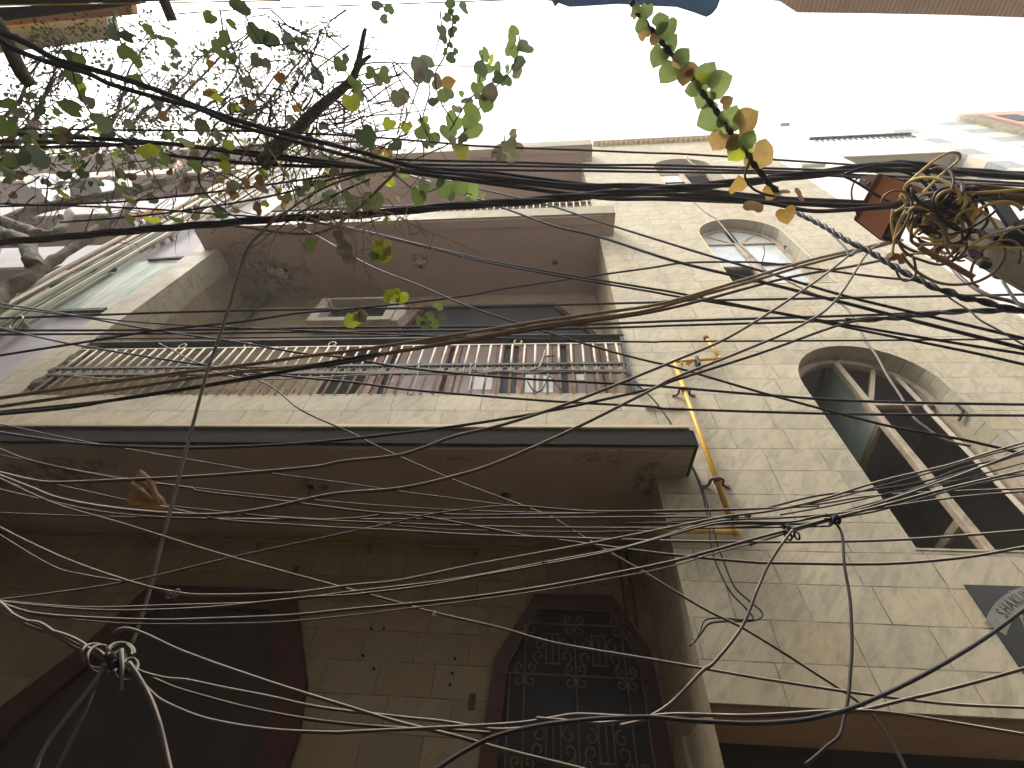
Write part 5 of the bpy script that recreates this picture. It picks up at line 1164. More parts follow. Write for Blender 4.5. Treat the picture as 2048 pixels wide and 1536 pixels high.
for i, (lb, pts) in enumerate((('thin dark wire fanning left from the bundle over the neighbour, uppermost', [(-20,412),(0,413),(150,408),(260,402),(420,385),(560,366),(700,346),(790,338)]),
                ('thin dark wire fanning left from the bundle over the neighbour, second', [(120,445),(280,432),(430,412),(560,388),(690,352),(790,340)]),
                ('thin dark wire that crosses the neighbour pipes and ends at the twisted cable knot', [(-20,407),(0,408),(150,412),(300,418),(430,428),(560,436)]),
                ('short dark wire slanting from the bundle to the twisted cable knot', [(555,436),(600,405),(650,375),(720,350),(780,340)]),
                ('dark wire slanting behind the short one into the vine leaves', [(590,430),(640,405),(690,380),(740,358)]))):
    cable(lb, K, 4, 'Z', 2.42+0.02*i, pts)
# the vine entwined cable on the right
cable('black cable twisted like rope that continues the heart leaved vine down to the right', K, 13, 'Y', 1.0, [(1556,388),(1575,412),(1600,428),(1640,448),(1680,472),(1704,486),(1731,498),(1771,522),(1789,533),(1817,549),(1844,562),(1877,579),(1899,583),(1926,595),(1963,602),(1999,613),(2048,622),(2090,628)], strands=2, name='twisted_cable', pitch=0.13)
cable('thin wire leaving the rope like cable towards the swollen joint', K, 4, 'Y', 1.02, [(1665,470),(1690,495),(1700,512),(1715,502)])
cable('thin wire hanging below the rope like cable at the right edge', K, 4, 'Y', 1.02, [(1882,580),(1905,600),(1940,622),(1960,640),(2000,662),(2048,690),(2080,706)])
cable('brown cable slanting behind the pole to the wall corner', MV, 8, 'Y', 1.3, [(1856,470),(1880,500),(1905,535),(1930,562),(1975,590),(2020,602),(2060,615)])
cable('grey brown cable hanging from the black insulator', MV, 6, 'Y', 1.05, [(2004,560),(2020,585),(2040,612),(2070,640)])

# ------------------------------------------------------------------ coils round the pole
GC = 'cables coiled round the pole'
def coil(label, mat, w_, D_, pts): return cable(label, mat, w_, 'D', D_, pts, GC, n=7, name='coiled_cable')
coil('bright yellow cable leaving the pole to the right, upper one', YE, 6, 2.45, [(1836,394),(1850,388),(1876,386),(1920,386),(1967,385),(2010,382),(2060,378)])
coil('bright yellow cable leaving the pole to the right, level below the post top', YE, 6.5, 2.4, [(1823,485),(1840,489),(1870,489),(1899,490),(1940,493),(1990,496),(2060,497)])
coil('bright yellow cable curving over the post to the right edge', YE, 6, 2.38, [(1935,496),(1950,485),(1978,471),(2010,462),(2060,449)])
coil('tall narrow yellow brown loop standing above the coils', YE, 5.5, 2.5, [(1790,482),(1800,450),(1815,418),(1840,392),(1862,370),(1884,348),(1904,332),(1917,320),(1919,310),(1910,305),(1897,306),(1880,314),(1862,326),(1843,342),(1825,358),(1810,376),(1800,396)])
coil('round brown loop in front of the orange box door', BR, 5.5, 2.4, [(1770,412),(1764,402),(1768,393),(1778,385),(1790,381),(1804,383),(1816,390),(1824,402),(1823,418),(1816,438),(1806,456),(1796,470),(1789,480)])
coil('yellow cable hanging straight down beside the box opening', YE, 5, 2.42, [(1786,418),(1783,436),(1784,455),(1788,480),(1786,498),(1785,512)])
coil('yellow cable slanting down in front of the box opening', YE, 5, 2.41, [(1812,420),(1802,436),(1795,452),(1791,470),(1788,482)])
coil('large brown loop hanging lowest under the pole top', BR, 6, 2.35, [(1802,508),(1814,523),(1828,538),(1842,549),(1858,558),(1876,565),(1898,569),(1921,569),(1945,566),(1967,558),(1988,545),(2001,530),(2009,515),(2010,503),(2008,495)])
coil('brown loop hanging inside the largest loop', MV, 5.5, 2.37, [(1797,482),(1803,496),(1815,508),(1830,516),(1842,520),(1860,526),(1876,529),(1892,528),(1903,523),(1912,512),(1918,503)])
coil('tan cable hanging in a hook in front of the dark wad', BR, 6.5, 2.36, [(1848,430),(1862,437),(1876,446),(1886,456),(1891,468),(1894,480),(1895,489)])
coil('brown cable crossing below the coils from the box to the post', BR, 6, 2.39, [(1824,450),(1822,470),(1824,482),(1838,494),(1856,504),(1876,512),(1900,517)])
coil('grey cable arching from the coils to the cross arm', DU, 5, 2.38, [(1836,450),(1850,458),(1870,466),(1894,469),(1915,465),(1933,459),(1955,448),(1970,438),(1984,428),(1994,418)])
coil('grey brown cable arching over the dark wad to the cross arm end', DU, 5, 2.41, [(1834,453),(1855,452),(1876,446),(1895,437),(1910,428),(1925,415),(1944,404),(1966,398),(1990,396),(2001,397),(2003,390),(2001,386)])
coil('pale looped cable end hanging from the brown box loop', YE, 5.5, 2.39, [(1795,402),(1804,398),(1811,404),(1809,412),(1800,418),(1790,424)])
coil('brown cable hanging in a short bight under the torn leaf', BR, 5, 2.35, [(1792,540),(1800,556),(1812,562),(1826,556),(1832,545),(1830,528),(1826,512)])
coil('dark brown cable from the post to the cross arm, lower', MV, 5, 2.4, [(1870,500),(1885,491),(1900,488),(1918,486),(1936,488)])
coil('brown cable curving round the lower side of the coils', MV, 5.5, 2.42, [(1800,486),(1812,495),(1830,503),(1852,507),(1872,503),(1890,492),(1902,483)])
coil('brown cable looping below the level yellow cable', BR, 5, 2.36, [(1862,515),(1880,520),(1896,514),(1906,503),(1908,493)])
coil('black cable loop beside the post top', K, 5, 2.45, [(1835,470),(1850,462),(1868,462),(1880,470),(1876,482),(1858,488),(1842,484),(1836,474)])
coil('mauve loop under the black loop by the post top', MV, 5, 2.37, [(1905,520),(1918,514),(1930,502),(1934,490)])
for i in range(7):
    dy = i*4.2; ps = [(1862+i*3,392+dy*0.6),(1885,379+dy),(1921,369+dy*1.1),(1967,371+dy*1.15),(2010,376+dy*1.2),(2060,380+dy*1.25)]
    coil(('brown cable running right over the post top, '+('uppermost','second','third','fourth','fifth','sixth','lowest')[i]+' of seven'), (BR,MV,BR,MV,DU,MV,BR)[i], 5.5, 2.5+0.015*i, ps)
tg = empty('cable_tangle', atD(1850,450,2.4), 'loose tangle of thin yellow and brown cable turns hanging round the pole top', 'cable coil')
r5 = random.Random(77)
for k in range(30):
    cx, cy = max(1852, 1900+r5.gauss(0,44)), 450+r5.gauss(0,38); rx, ry = r5.uniform(26,62), r5.uniform(16,46); a_ = r5.uniform(-0.9,0.6); t0 = r5.uniform(0,6.3); sw = r5.uniform(2.2,5.4)
    P = []
    for i in range(14):
        th = t0+sw*i/13; x = rx*math.cos(th); y = ry*math.sin(th); f_ = 1+0.10*math.sin(i*0.45+k)
        P.append(atD(cx+(x*math.cos(a_)-y*math.sin(a_))*f_, cy+(x*math.sin(a_)+y*math.cos(a_))*f_, 2.44+0.05*math.sin(th+k)))
    b = NB(); tube(b, smooth_path(P, 4), r5.uniform(1.6,2.5)*2.3/F, 6); obj('turn', b, M[r5.choice([YE,YE,YE,BR,BR,MV,K,DU])], tg)
coil('wide flat brown strap end poking out below the coils', BR, 11, 2.33, [(1838,494),(1870,512),(1900,528),(1930,545),(1948,555)])
# the dark wad of turns at the heart of the coils
wad = empty('cable_wad', atD(1880,415,2.46), 'dark wad of many cable turns at the heart of the coils', 'cable coil')
rr = random.Random(11)
for k in range(26):
    cx, cy = 1880+rr.uniform(-26,30), 415+rr.uniform(-22,22); rx, ry = rr.uniform(26,58), rr.uniform(8,22); a = rr.uniform(-0.45,0.15)
    P = [];  t0 = rr.uniform(0,6.3)
    for i in range(20):
        th = t0+(rr.uniform(5.0,6.6) if i == 19 else 5.6*i/19); x = rx*math.cos(th); y = ry*math.sin(th)
        P.append(atD(cx+x*math.cos(a)-y*math.sin(a), cy+x*math.sin(a)+y*math.cos(a), 2.5+rr.uniform(-.02,.02)+0.06*math.sin(th)))
    b = NB(); tube(b, smooth_path(P, 2), rr.uniform(2.4,3.8)*2.4/F, 6); obj('turn', b, M[rr.choice([K,K,K,MV,DU,BR])], wad)
b = NB(); t = bmesh.new(); bmesh.ops.create_icosphere(t, subdivisions=3, radius=0.07)
for v in t.verts:
    v.co.x *= 1.5; v.co.z *= 0.7; v.co *= 1+0.2*math.sin(v.co.x*60)*math.cos(v.co.z*70); v.co += atD(1872,424,2.6)
merge_in(b, t); obj('core', b, M['tape'], wad, smooth=True)
scrap(1797,518,1.05,36,M['dry_leaf'],'dry_leaf','torn ochre leaf caught on the rope like cable beside the coils','leaf',9,6)
# ------------------------------------------------------------------ leaves
def leaf(bm, c, size, ang, tilt, mi, rr, curl=0.25, view=None, heart=True):
    """a heart shaped blade about size long, lying roughly across the line of sight"""
    v = (view or c).normalized()
    xr = right - v*right.dot(v); xr.normalize(); yu = v.cross(xr); 
    if yu.dot(up) < 0: yu = -yu
    t = xr*math.cos(ang)+yu*math.sin(ang); s = xr*-math.sin(ang)+yu*math.cos(ang); n = -v
    ax = Matrix.Rotation(tilt[0], 3, s) @ Matrix.Rotation(tilt[1], 3, t)
    t = ax @ t; s = ax @ s; n = ax @ n
    if heart: prof = [(-0.40,0.14),(-0.46,0.28),(-0.40,0.42),(-0.24,0.52),(-0.04,0.545),(0.16,0.49),(0.33,0.35),(0.46,0.17),(0.54,0.05),(0.58,0.0)]
    else: prof = [(-0.48,0.05),(-0.30,0.24),(0.0,0.30),(0.28,0.20),(0.55,0.0)]
    k = 1+rr.uniform(-.12,.12)
    mid = []; L = []; Rr = []
    def P(u, w_):
        z = curl*(abs(w_)*0.45-w_*w_*0.9)-curl*0.8*(u+0.3)**2
        return c+(t*u+s*w_*k+n*z)*size
    for i, (u, w_) in enumerate(prof):
        um = max(u, -0.33) if heart else u
        mid.append(bm.verts.new(P(um, 0)))
        j1, j2 = 1+rr.uniform(-.07,.07), 1+rr.uniform(-.07,.07)
        L.append(bm.verts.new(P(u, w_*j1)) if w_ > 0 else mid[-1]); Rr.append(bm.verts.new(P(u, -w_*j2)) if w_ > 0 else mid[-1])
    for i in range(len(prof)-1):
        for S in (L, Rr):
            vs = []
            for q in (mid[i], mid[i+1], S[i+1], S[i]):
                if q not in vs: vs.append(q)
            if S is Rr: vs.reverse()
            if len(vs) >= 3:
                try: f = bm.faces.new(vs); f.material_index = mi; f.smooth = True
                except ValueError: pass
def place(bm, px, py, spx, mi, rr, D_, ang=None, tilt=0.5, curl=None, heart=True):
    c = atD(px, py, D_); s = spx*c.dot(fwd)/F
    leaf(bm, c, s, rr.uniform(-PI, PI) if ang is None else ang, (rr.uniform(-tilt,tilt), rr.uniform(-tilt,tilt)), mi, rr, rr.uniform(.1,.45) if curl is None else curl, heart=heart)

# the heart leaved vine hanging into the sky
rr = random.Random(31)
DV = 2.3
hv = empty('vine', atD(1440,230,DV), 'vine with round heart shaped leaves, green turning ochre, climbing a wire into the sky', 'vine')
stem = [(1262,2),(1276,24),(1290,46),(1308,66),(1322,82),(1338,104),(1350,114),(1362,126),(1378,148),(1388,162),(1402,182),(1416,200),(1430,218),(1442,236),(1456,256),(1470,276),(1482,290),(1494,304),(1502,320),(1516,340),(1528,352),(1535,364),(1548,376),(1556,388)]
b = NB(); P = resample(smooth_path([atD(x, y, DV) for x, y in stem], 4), 0.012)
for s in range(2): tube(b, helix(P, 0.006, 0.09, PI*s), 0.0065, 6)
tube(b, smooth_path([atD(x, y, DV) for x, y in ((1500,318),(1494,335),(1490,352),(1496,366),(1510,380),(1535,390),(1550,392))], 4), 0.005, 5)
obj('stem', b, M['vine_stem'], hv)
HL = [(1293,22,26,1,-1.6),(1273,18,16,1,1.7),(1268,30,13,3,1),(1282,51,24,0,2),(1288,66,24,3,2.2),(1321,46,30,0,0.6),(1333,58,34,0,-1.3),(1309,79,18,3,-2.0),(1317,112,36,0,-1.9),(1338,86,32,0,0.8),(1330,106,25,4,-1.2),(1364,114,30,0,0.9),(1336,146,36,0,-2.2),(1370,152,30,4,-1.6),(1382,138,24,3,0.2),(1412,150,42,0,1.1),(1437,168,46,0,0.5),(1386,178,28,0,-2.9),(1408,196,36,0,-2.0),(1453,204,22,3,0.6),(1419,236,44,0,-2.6),(1460,238,42,0,1.3),(1492,241,42,3,0.7),(1439,280,36,3,-2.0),(1467,286,28,3,-2.5),(1478,298,44,2,-2.2),(1496,280,32,0,1.2),(1520,312,48,3,-0.5),(1400,162,30,2,2.4),(1446,252,34,0,-1.2),(1350,132,24,3,-2.2)]
b = NB()
for (px, py, s, mi, an) in HL: place(b, px, py, s*1.03, {0:7,1:7,2:2,3:8,4:8}.get(mi,mi), rr, DV+rr.uniform(-.04,.04), ang=an, tilt=0.15, curl=rr.uniform(.0,.05))
obj('foliage', b, L_, hv)
b = NB()
for (px, py, s, mi, an) in ((1477,374,32,3,1.4),(1508,410,34,3,1.5),(1541,384,26,3,0.5),(1563,381,28,3,2.2),(1573,428,32,3,-1.1),(1602,388,28,5,0.3),(1484,335,12,5,0.3)):
    place(b, px, py, s, mi, rr, DV, ang=an, tilt=0.9, curl=0.75)
obj('withered_foliage', b, L_, hv, label='crumpled ochre leaves at the lower end of the vine')

# ------------------------------------------------------------------ the tree and the creeper on it
tr = empty('tree', (-5.2, 1.5, -1.5), 'old tree with pale bark limbs, bare twigs and tiny leaves against the sky', 'tree')
def limb(pts, Y, w0, w1, mat, bm, k='Y', wob=0.0):
    P = smooth_path([at(x, y, k, Y) for x, y in pts], 5); n = len(P)
    d = [p.dot(fwd) for p in P]
    rs = [(w0+(w1-w0)*i/(n-1))/2*d[i]/F*(1+wob*rr.uniform(-1,1)) for i in range(n)]
    t_ = bmesh.new(); tube(t_, P, rs, 11)
    for v in t_.verts:
        k_ = max(rs)*0.16; q = v.co*14; v.co += Vector((math.sin(q.x*1.3+q.z*2.1+q.y), math.sin(q.y*2.3+q.x*1.7), math.sin(q.z*1.9+q.x*2.9)))*k_*rr.uniform(.4,1.0)
    merge_in(bm, t_)
    return P
b = NB()
limb([(-60,470),(-20,458),(60,424),(140,404),(210,392),(280,378),(330,360),(395,326),(440,308),(490,296),(560,288),(640,282)], 1.6, 22, 7, None, b, wob=.12)
limb([(-60,690),(0,590),(40,566),(90,532),(140,500),(200,455),(240,430),(275,400)], 1.5, 34, 8, None, b, wob=.12)
limb([(-60,455),(0,445),(50,460),(90,470),(120,458),(140,425)], 1.55, 30, 14, None, b, wob=.1)
limb([(-60,500),(-20,468),(20,474),(50,485),(65,520),(70,530)], 1.45, 34, 24, None, b, wob=.05)
base = at(-60,690,'Y',1.5); tube(b, [Vector((base.x-0.35,1.5,-1.6)), Vector((base.x-0.3,1.52,0.2)), Vector((base.x-0.15,1.5,1.2)), base], [0.26,0.22,0.19,0.17], 10)
tube(b, [Vector((base.x-0.3,1.52,0.2)), Vector((base.x-0.7,1.6,2.0)), at(-60,470,'Y',1.6)], [0.2,0.17,0.14], 9)
obj('trunk', b, M['bark'], tr, smooth=True)
b = NB()
limb([(520,330),(560,290),(590,262),(630,222),(668,190),(700,160),(713,132),(720,105),(727,72),(731,58)], 2.9, 25, 7, None, b, 'D', wob=.07)
limb([(716,134),(728,120),(742,110)], 2.88, 11, 6, None, b, 'D')
obj('mossy_limb', b, M['moss_bark'], tr, smooth=True)
TW = [[(715,132),(745,128),(790,127),(860,132),(940,134),(1000,136)],[(785,128),(800,160),(830,215),(860,270),(900,330)],[(650,68),(690,98),(712,125),(716,134)],[(560,150),(600,215),(640,240),(700,235),(760,200),(830,165),(870,152)],[(600,225),(625,245),(680,246),(740,232),(800,229),(880,212),(940,195),(985,175)],[(575,100),(640,112),(690,140),(740,200),(760,210),(812,222),(900,290)],[(600,90),(640,160),(650,215),(690,260)],[(700,160),(728,190),(745,235),(770,290),(800,330)],[(712,150),(735,175),(762,205),(800,240),(850,260)],[(555,40),(575,90),(590,130),(610,150)],[(640,60),(625,110),(600,150),(580,200),(560,260)],[(700,90),(660,120),(610,160),(560,190),(500,220)],[(450,60),(470,110),(500,150),(520,200),(560,240)],[(540,20),(590,60),(640,70),(700,60)],[(690,20),(660,45),(640,80)],[(420,240),(440,215),(470,195),(520,188),(560,196)],[(545,175),(600,190),(640,215)],[(845,150),(830,190),(815,230),(800,262)],[(760,300),(790,275),(830,258),(880,240)],[(640,330),(700,310),(760,290),(800,276),(900,250)],[(735,175),(790,150),(825,142)],[(735,205),(790,165),(830,152)],[(880,20),(884,60),(870,115),(845,140)],[(905,0),(896,40),(905,70)],[(790,350),(810,315),(830,300),(835,280),(820,272)],[(790,345),(795,310),(803,285),(820,272)]]
b = NB()
for t_ in TW:
    P = smooth_path([atD(x+rr.uniform(-3,3), y+rr.uniform(-3,3), 2.85) for x, y in t_], 4); n = len(P)
    tube(b, P, [ (2.7-1.9*i/n)*2.6/F*0.55 for i in range(n)], 5)
# many thinner twigs that fork off in the same mass
def wander(x, y, a, L, D_, w_, depth, bm):
    pts = [(x, y)]; n = 6
    for i in range(n):
        a += rr.uniform(-.32,.32); x += math.cos(a)*L/n; y += math.sin(a)*L/n; pts.append((x, y))
    P = smooth_path([atD(px, py, D_+0.03*i) for i, (px, py) in enumerate(pts)], 3); m_ = len(P)
    tube(bm, P, [max(0.0008,(w_*(1-0.75*i/m_))/2*D_/F) for i in range(m_)], 4, cap=False)
    if depth:
        for i in (2, 3, 5):
            if rr.random() < 0.75: wander(pts[i][0], pts[i][1], a+rr.choice((-1,1))*rr.uniform(.5,1.2), L*0.5, D_+0.03*i, w_*0.6, depth-1, bm)
for k in range(110):
    x, y = rr.gauss(600,105), rr.gauss(235,80)
    wander(x, y, rr.uniform(0,2*PI), rr.uniform(50,150), rr.uniform(2.8,3.6), rr.uniform(2.2,3.6), 2, b)
for k in range(70): wander(rr.uniform(-10,470), rr.gauss(365,45), rr.uniform(-PI,PI), rr.uniform(40,130), 3.4, 1.8, 1, b)
obj('twigs', b, M['twig'], tr)
# far, fine branches with tiny leaves
b = NB(); fol = NB()
far = [[(-20,330),(30,270),(62,250),(75,220),(90,190),(100,165),(118,150),(150,120)],[(60,260),(80,215),(98,175),(105,140),(125,90)],[(258,262),(290,225),(330,200),(345,180),(372,150),(400,120),(440,90)],[(300,250),(340,215),(390,170),(420,130),(460,95),(500,60)],[(120,290),(170,255),(230,225),(280,190),(310,150)],[(500,250),(540,200),(580,150),(610,110),(650,60)],[(440,300),(470,240),(520,190),(560,140),(600,110)],[(0,240),(40,200),(60,150),(90,110)],[(200,290),(230,230),(250,180),(260,130),(300,80)],[(370,240),(430,200),(470,150),(480,100)]]
for t_ in far:
    P = smooth_path([atD(x+rr.uniform(-4,4), y+rr.uniform(-4,4), 7.0) for x, y in t_], 4); n = len(P)
    tube(b, P, [(5-3.6*i/n)/2*6.0/F for i in range(n)], 5)
    for i in range(2, n, 2):
        for _ in range(6):
            q = t_[min(len(t_)-1, int(i/n*len(t_)))]
            wander(q[0]+rr.uniform(-15,15), q[1]+rr.uniform(-15,15), rr.uniform(0,2*PI), rr.uniform(25,70), 7.0, 1.8, 0, b)
obj('fine_branches', b, M['bark'], tr)
def tiny(n, fx, fy):
    for _ in range(n):
        px, py = fx(), fy()
        if py > 345 or px < -30: continue
        place(fol, px, py, rr.uniform(5,11), rr.choice((6,6,6,1,4,4,0)), rr, rr.uniform(5.5,8.0), tilt=1.2, heart=False)
for k in range(210):
    cx, cy = rr.uniform(-10,660), rr.uniform(20,330)
    if cx > 420 and cy > 120 and rr.random() < 0.3: continue
    if cx > 330 and cy < 60: continue
    if cx < 230 and cy < 50: continue
    tiny(rr.randint(5,14), lambda: rr.gauss(cx,20), lambda: rr.gauss(cy,15))
tiny(700, lambda: rr.uniform(0,600), lambda: rr.uniform(235,340))
obj('crown', fol, L_, tr)

cv = empty('creeper', atD(500,250,2.8), 'creeper with large heart shaped leaves spread over the cables and twigs before the sky', 'vine')
VL = [(226,67,30,1),(253,72,30,1),(297,62,28,0),(318,73,22,0),(253,106,32,0),(273,122,26,0),(342,85,26,0),(352,106,22,4),(419,34,28,0),(463,48,26,0),(448,79,34,0),(436,99,34,0),(465,118,28,0),(492,164,28,4),(513,120,28,4),(533,128,24,4),(513,68,40,1),(543,82,36,1),(578,80,36,1),(602,82,26,1),(485,20,38,1),(475,10,34,1),(155,120,30,0),(135,109,22,1),(142,215,42,0),(164,191,28,0),(178,205,26,4),(12,208,36,0),(10,253,44,0),(205,246,42,0),(147,154,30,0),(158,170,26,2),(273,164,30,0),(316,208,28,1),(410,106,20,0),(420,126,18,3),(349,131,18,0),(330,137,18,0),(403,253,34,4),(427,191,34,2),(416,186,26,3),(502,219,28,4),(496,205,24,5),(636,150,32,1),(560,157,26,5),(51,314,48,1),(79,314,46,1),(22,320,34,0),(290,304,34,2),(328,318,28,0),(305,300,28,2),(390,332,26,0),(451,335,26,2),(448,318,20,2),(373,284,34,2),(472,369,22,0),(493,366,24,3),(468,391,22,3),(461,379,24,4),(567,398,26,3),(523,373,32,5),(519,360,24,5),(441,361,18,3),(526,348,20,2),(516,417,28,5),(530,408,16,2),(612,376,24,0),(600,382,26,1),(619,492,28,0),(625,489,16,4),
 (754,10,26,1),(778,19,20,1),(768,38,18,4),(902,5,26,1),(928,14,24,1),(901,24,16,1),(894,36,20,1),(911,38,16,1),(884,60,24,1),(904,63,22,1),(887,79,16,1),(900,90,14,1),(911,103,14,1),(902,115,22,1),(891,104,14,1),(1027,63,22,0),(1024,82,28,0),(1024,101,28,0),(1050,92,38,0),(1037,126,30,1),(1033,142,24,4),(969,109,28,0),(962,137,30,1),(983,120,22,2),(996,137,28,0),(978,138,22,0),(1015,137,16,0),(996,155,26,1),(1012,162,22,1),(954,176,26,0),(979,185,38,4),(971,208,34,0),(962,158,22,0),(957,192,20,0),(923,188,14,0),(935,202,26,4),(914,219,24,4),(942,232,42,0),(945,256,42,0),(908,243,36,0),(897,263,36,0),(925,277,26,4),(923,302,32,2),(905,283,24,4),(873,164,26,4),(894,167,34,3),(898,186,26,0),(868,202,24,1),(885,193,26,0),(843,137,46,4),(855,121,30,0),(861,147,20,0),(836,150,30,4),(795,198,30,4),(808,190,22,4),(778,248,28,2),(812,253,24,2),(846,263,30,0),(867,279,28,0),(853,288,18,4),(791,290,28,1),(732,273,44,1),(703,205,38,2),(709,168,30,0),(717,190,26,4),(771,150,28,0),(740,145,26,0),(757,158,24,4),(680,128,28,0),(690,118,20,4),(1018,290,30,4),(1032,302,34,4),(993,301,30,4),(1002,312,22,4),(1027,267,18,4),(1024,278,16,4),(1022,320,20,4),(836,393,36,0),(850,380,26,0),(887,376,36,0),(918,372,36,0),(942,374,34,0),(945,392,24,0),(938,402,18,1),(900,390,22,1),(880,362,24,1),(862,370,24,0),(846,372,28,4),(839,410,24,0),(750,403,38,0),(735,398,26,1),(702,400,36,0),(668,390,30,0),(655,400,20,0),(735,412,30,4),(771,441,18,0),(700,420,24,4),(640,370,26,0),(655,360,20,2),(720,350,24,0),(668,345,22,4)]
b = NB()
for (px, py, s, mi) in VL: place(b, px, py, s*(0.95 if px > 620 else 0.86), mi, rr, rr.uniform(2.55,3.0), tilt=0.85)
for _ in range(150):
    px, py = rr.uniform(-10,500), min(rr.gauss(320,70), 440)
    place(b, px, py, rr.uniform(10,24), rr.choice((0,0,1,1,4,4,4,2,5)), rr, rr.uniform(2.9,4.2), tilt=1.1)
for _ in range(90):
    px, py = rr.gauss(640,110), rr.gauss(330,60)
    if py > 440: continue
    place(b, px, py, rr.uniform(10,22), rr.choice((0,1,2,3,4,4)), rr, rr.uniform(2.9,3.5), tilt=1.1)
obj('foliage', b, L_, cv)
b = NB()
for t_ in ([(226,40),(240,80),(256,110),(275,135),(300,170),(350,210),(400,250)],[(480,0),(500,50),(530,90),(590,85)],[(440,20),(450,80),(470,130),(490,170),(500,220)],[(140,100),(150,160),(165,200),(205,250),(290,300)],[(1040,70),(1035,110),(1015,150),(975,190),(945,240),(910,280),(850,310),(790,335)],[(900,0),(905,50),(890,110),(870,150),(880,200),(910,250)],[(965,110),(960,150),(955,180),(930,210),(900,260)],[(843,140),(860,180),(845,240),(860,280)],[(700,170),(715,210),(730,270),(750,330)],[(430,200),(460,260),(520,340),(560,390)],[(330,300),(400,330),(470,365),(520,410)],[(650,345),(690,390),(740,400),(780,440)],[(790,350),(840,385),(890,375),(945,390)],[(1010,270),(1005,300),(985,305)]):
    P = smooth_path([atD(x, y, 2.8) for x, y in t_], 5); tube(b, P, 1.3*2.5/F, 5)
obj('stems', b, M['twig'], cv)

# pale dry runners that hang from the cables before the upper veranda
dr = empty('dry_runners', atD(760,480,2.2), 'pale dry runners with a few fresh yellow green leaves hanging before the upper veranda', 'vine')
b = NB()
for t_ in ([(594,436),(598,470),(605,515),(630,570),(652,598),(665,614),(690,622),(712,634)],[(722,432),(727,470),(728,505),(730,530),(748,570),(768,580),(800,602),(838,625),(862,622)],[(660,440),(680,470),(705,510),(735,545),(762,578)],[(720,500),(750,496),(770,492)],[(655,430),(700,465),(712,500),(708,560),(730,605)],[(800,432),(832,452),(870,470),(920,487),(966,511)],[(812,436),(820,466),(826,470),(840,460),(844,446)],[(870,468),(862,485),(850,500)],[(898,486),(902,500),(904,516)],[(925,490),(928,505),(928,515)],[(800,432),(790,452),(808,470)],[(830,440),(850,475),(880,520),(898,542)],[(640,430),(625,470),(640,480)],[(560,470),(590,462),(610,440)],[(430,395),(480,420),(520,432)],[(620,420),(680,410),(740,395)],[(600,400),(650,430),(700,415)],[(580,360),(600,420),(640,445)],[(540,300),(580,360),(650,440)],[(640,400),(700,438),(760,430)],[(700,360),(730,400),(770,432)]):
    P = smooth_path([atD(x+rr.uniform(-2,2), y+rr.uniform(-2,2), 2.2) for x, y in t_], 4); n = len(P)
    P = [p+Vector((rr.uniform(-1,1),0,rr.uniform(-1,1)))*0.002 for p in P]
    tube(b, P, [(2.9-1.1*i/n)/2*2.0/F for i in range(n)], 5)
for k in range(26): wander(rr.gauss(690,70), rr.gauss(400,30), rr.uniform(0.2,2.6), rr.uniform(40,120), 2.3, 2.0, 1, b)
obj('stems', b, M['dry_twig'], dr)
b = NB()
for (px, py, s, mi, an) in ((754,492,20,2,2.5),(775,490,22,2,0.4),(762,508,24,2,-1.2),(772,512,22,2,-0.4),(758,482,16,3,1.8),(778,502,18,3,-.6),(748,512,18,0,-2),(776,590,22,2,2.2),(790,594,20,2,-1),(806,597,24,2,-.5),(793,582,14,2,1),(710,640,38,2,-1.5),(720,632,26,4,-1.0),(842,642,20,0,2),(860,632,16,0,0.5),(870,648,18,0,-.4),(884,634,16,4,0),(850,652,18,1,-2),(876,612,18,0,1),(690,500,26,4,-1.2),(698,520,22,4,-1),(684,486,18,4,0.6),(604,452,14,4,-1.5),(676,470,20,4,-1.5),(620,488,26,0,2.4)):
    place(b, px, py, s*1.1, mi, rr, 2.18, ang=an, tilt=0.6)
obj('foliage', b, L_, dr)

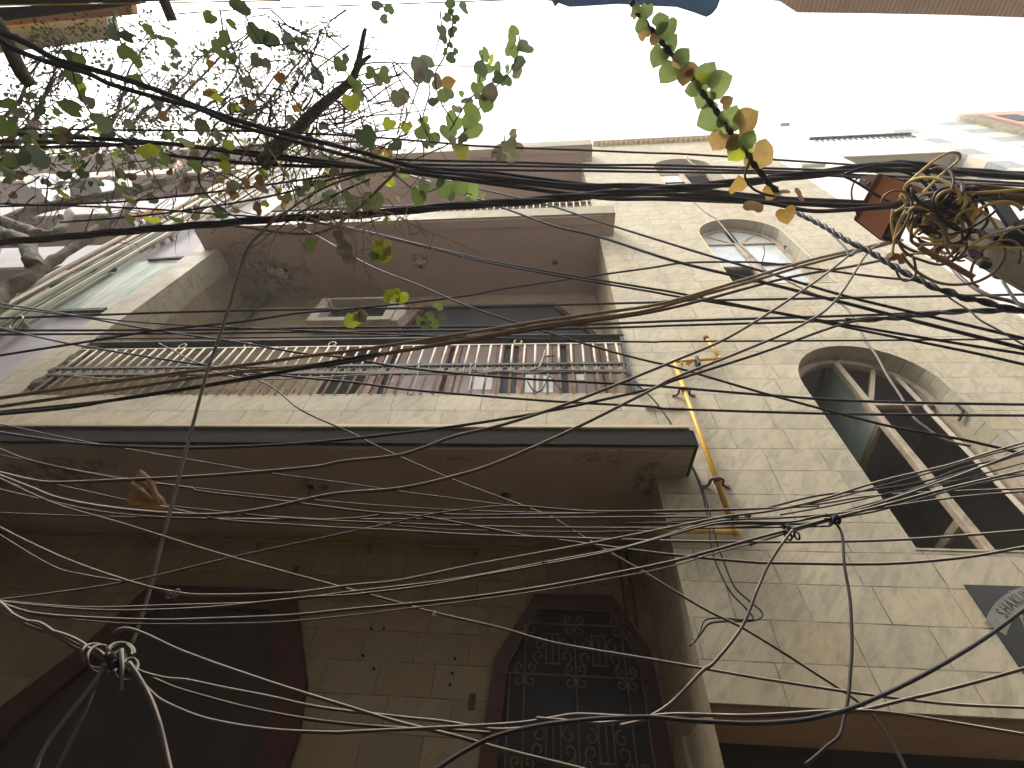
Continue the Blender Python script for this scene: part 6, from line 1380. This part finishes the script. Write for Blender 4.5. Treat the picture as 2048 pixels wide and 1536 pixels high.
# the big dry leaf folded over the wires in front of the ground floor
dl = NB(); c = atY(292,986,1.12); s = 1.28/F
def dpt(px, py, o): return atY(px, py, 1.12+o)
A_ = [[dpt(278,940,.0), dpt(290,948,.02), dpt(300,960,.03)],[dpt(270,955,-.02), dpt(286,962,.0), dpt(308,968,.03)],[dpt(262,966,-.03), dpt(288,972,-.01), dpt(316,980,.02)],[dpt(254,980,-.02), dpt(288,986,-.03), dpt(320,994,.0)],[dpt(250,994,.0), dpt(285,998,-.02), dpt(322,1002,-.01)],[dpt(258,1008,.02), dpt(292,1010,.0), dpt(326,1010,-.01)],[dpt(285,1014,.03), dpt(312,1018,.02), dpt(334,1016,.0)]]
V = [[dl.verts.new(p) for p in row] for row in A_]
for i in range(len(V)-1):
    for j in range(2): dl.faces.new((V[i][j],V[i][j+1],V[i+1][j+1],V[i+1][j]))
bmesh.ops.subdivide_edges(dl, edges=list(dl.edges), cuts=2, use_grid_fill=True, smooth=0.6)
for v in dl.verts: v.co += Vector((rr.uniform(-1,1), rr.uniform(-1,1), rr.uniform(-1,1)))*0.0012
for f in dl.faces: f.material_index = 0
e = NB(); merge_in(e, dl); tube(e, smooth_path([dpt(280,940,-.01), dpt(300,962,-.015), dpt(312,985,-.02), dpt(322,1000,-.02), dpt(330,1016,-.015)], 4), [0.004+0.006*abs(math.sin(i*.37)) for i in range(17)], 6, mi=1)
obj('dry_leaf', e, [M['dry_leaf'], M['dry_pale']], None, smooth=True, label='large brown curled leaf hooked over the wires in front of the ground floor soffit', cat='leaf')

# ------------------------------------------------------------------ thin volume added to imitate lens glare over the lane
hm = bpy.data.materials.new('glare_haze'); hm.use_nodes = True; nt = hm.node_tree; nt.nodes.clear()
ho = nt.nodes.new('ShaderNodeOutputMaterial'); hv_ = nt.nodes.new('ShaderNodeVolumePrincipled')
hv_.inputs['Color'].default_value = (0.95, 0.95, 0.96, 1); hv_.inputs['Density'].default_value = 0.0075; hv_.inputs['Anisotropy'].default_value = 0.3
nt.links.new(hv_.outputs[0], ho.inputs['Volume'])
b = NB(); box(b, -62, 62, -42, 62, -2.5, 15.2); obj('glare_haze', b, hm, kind='stuff')
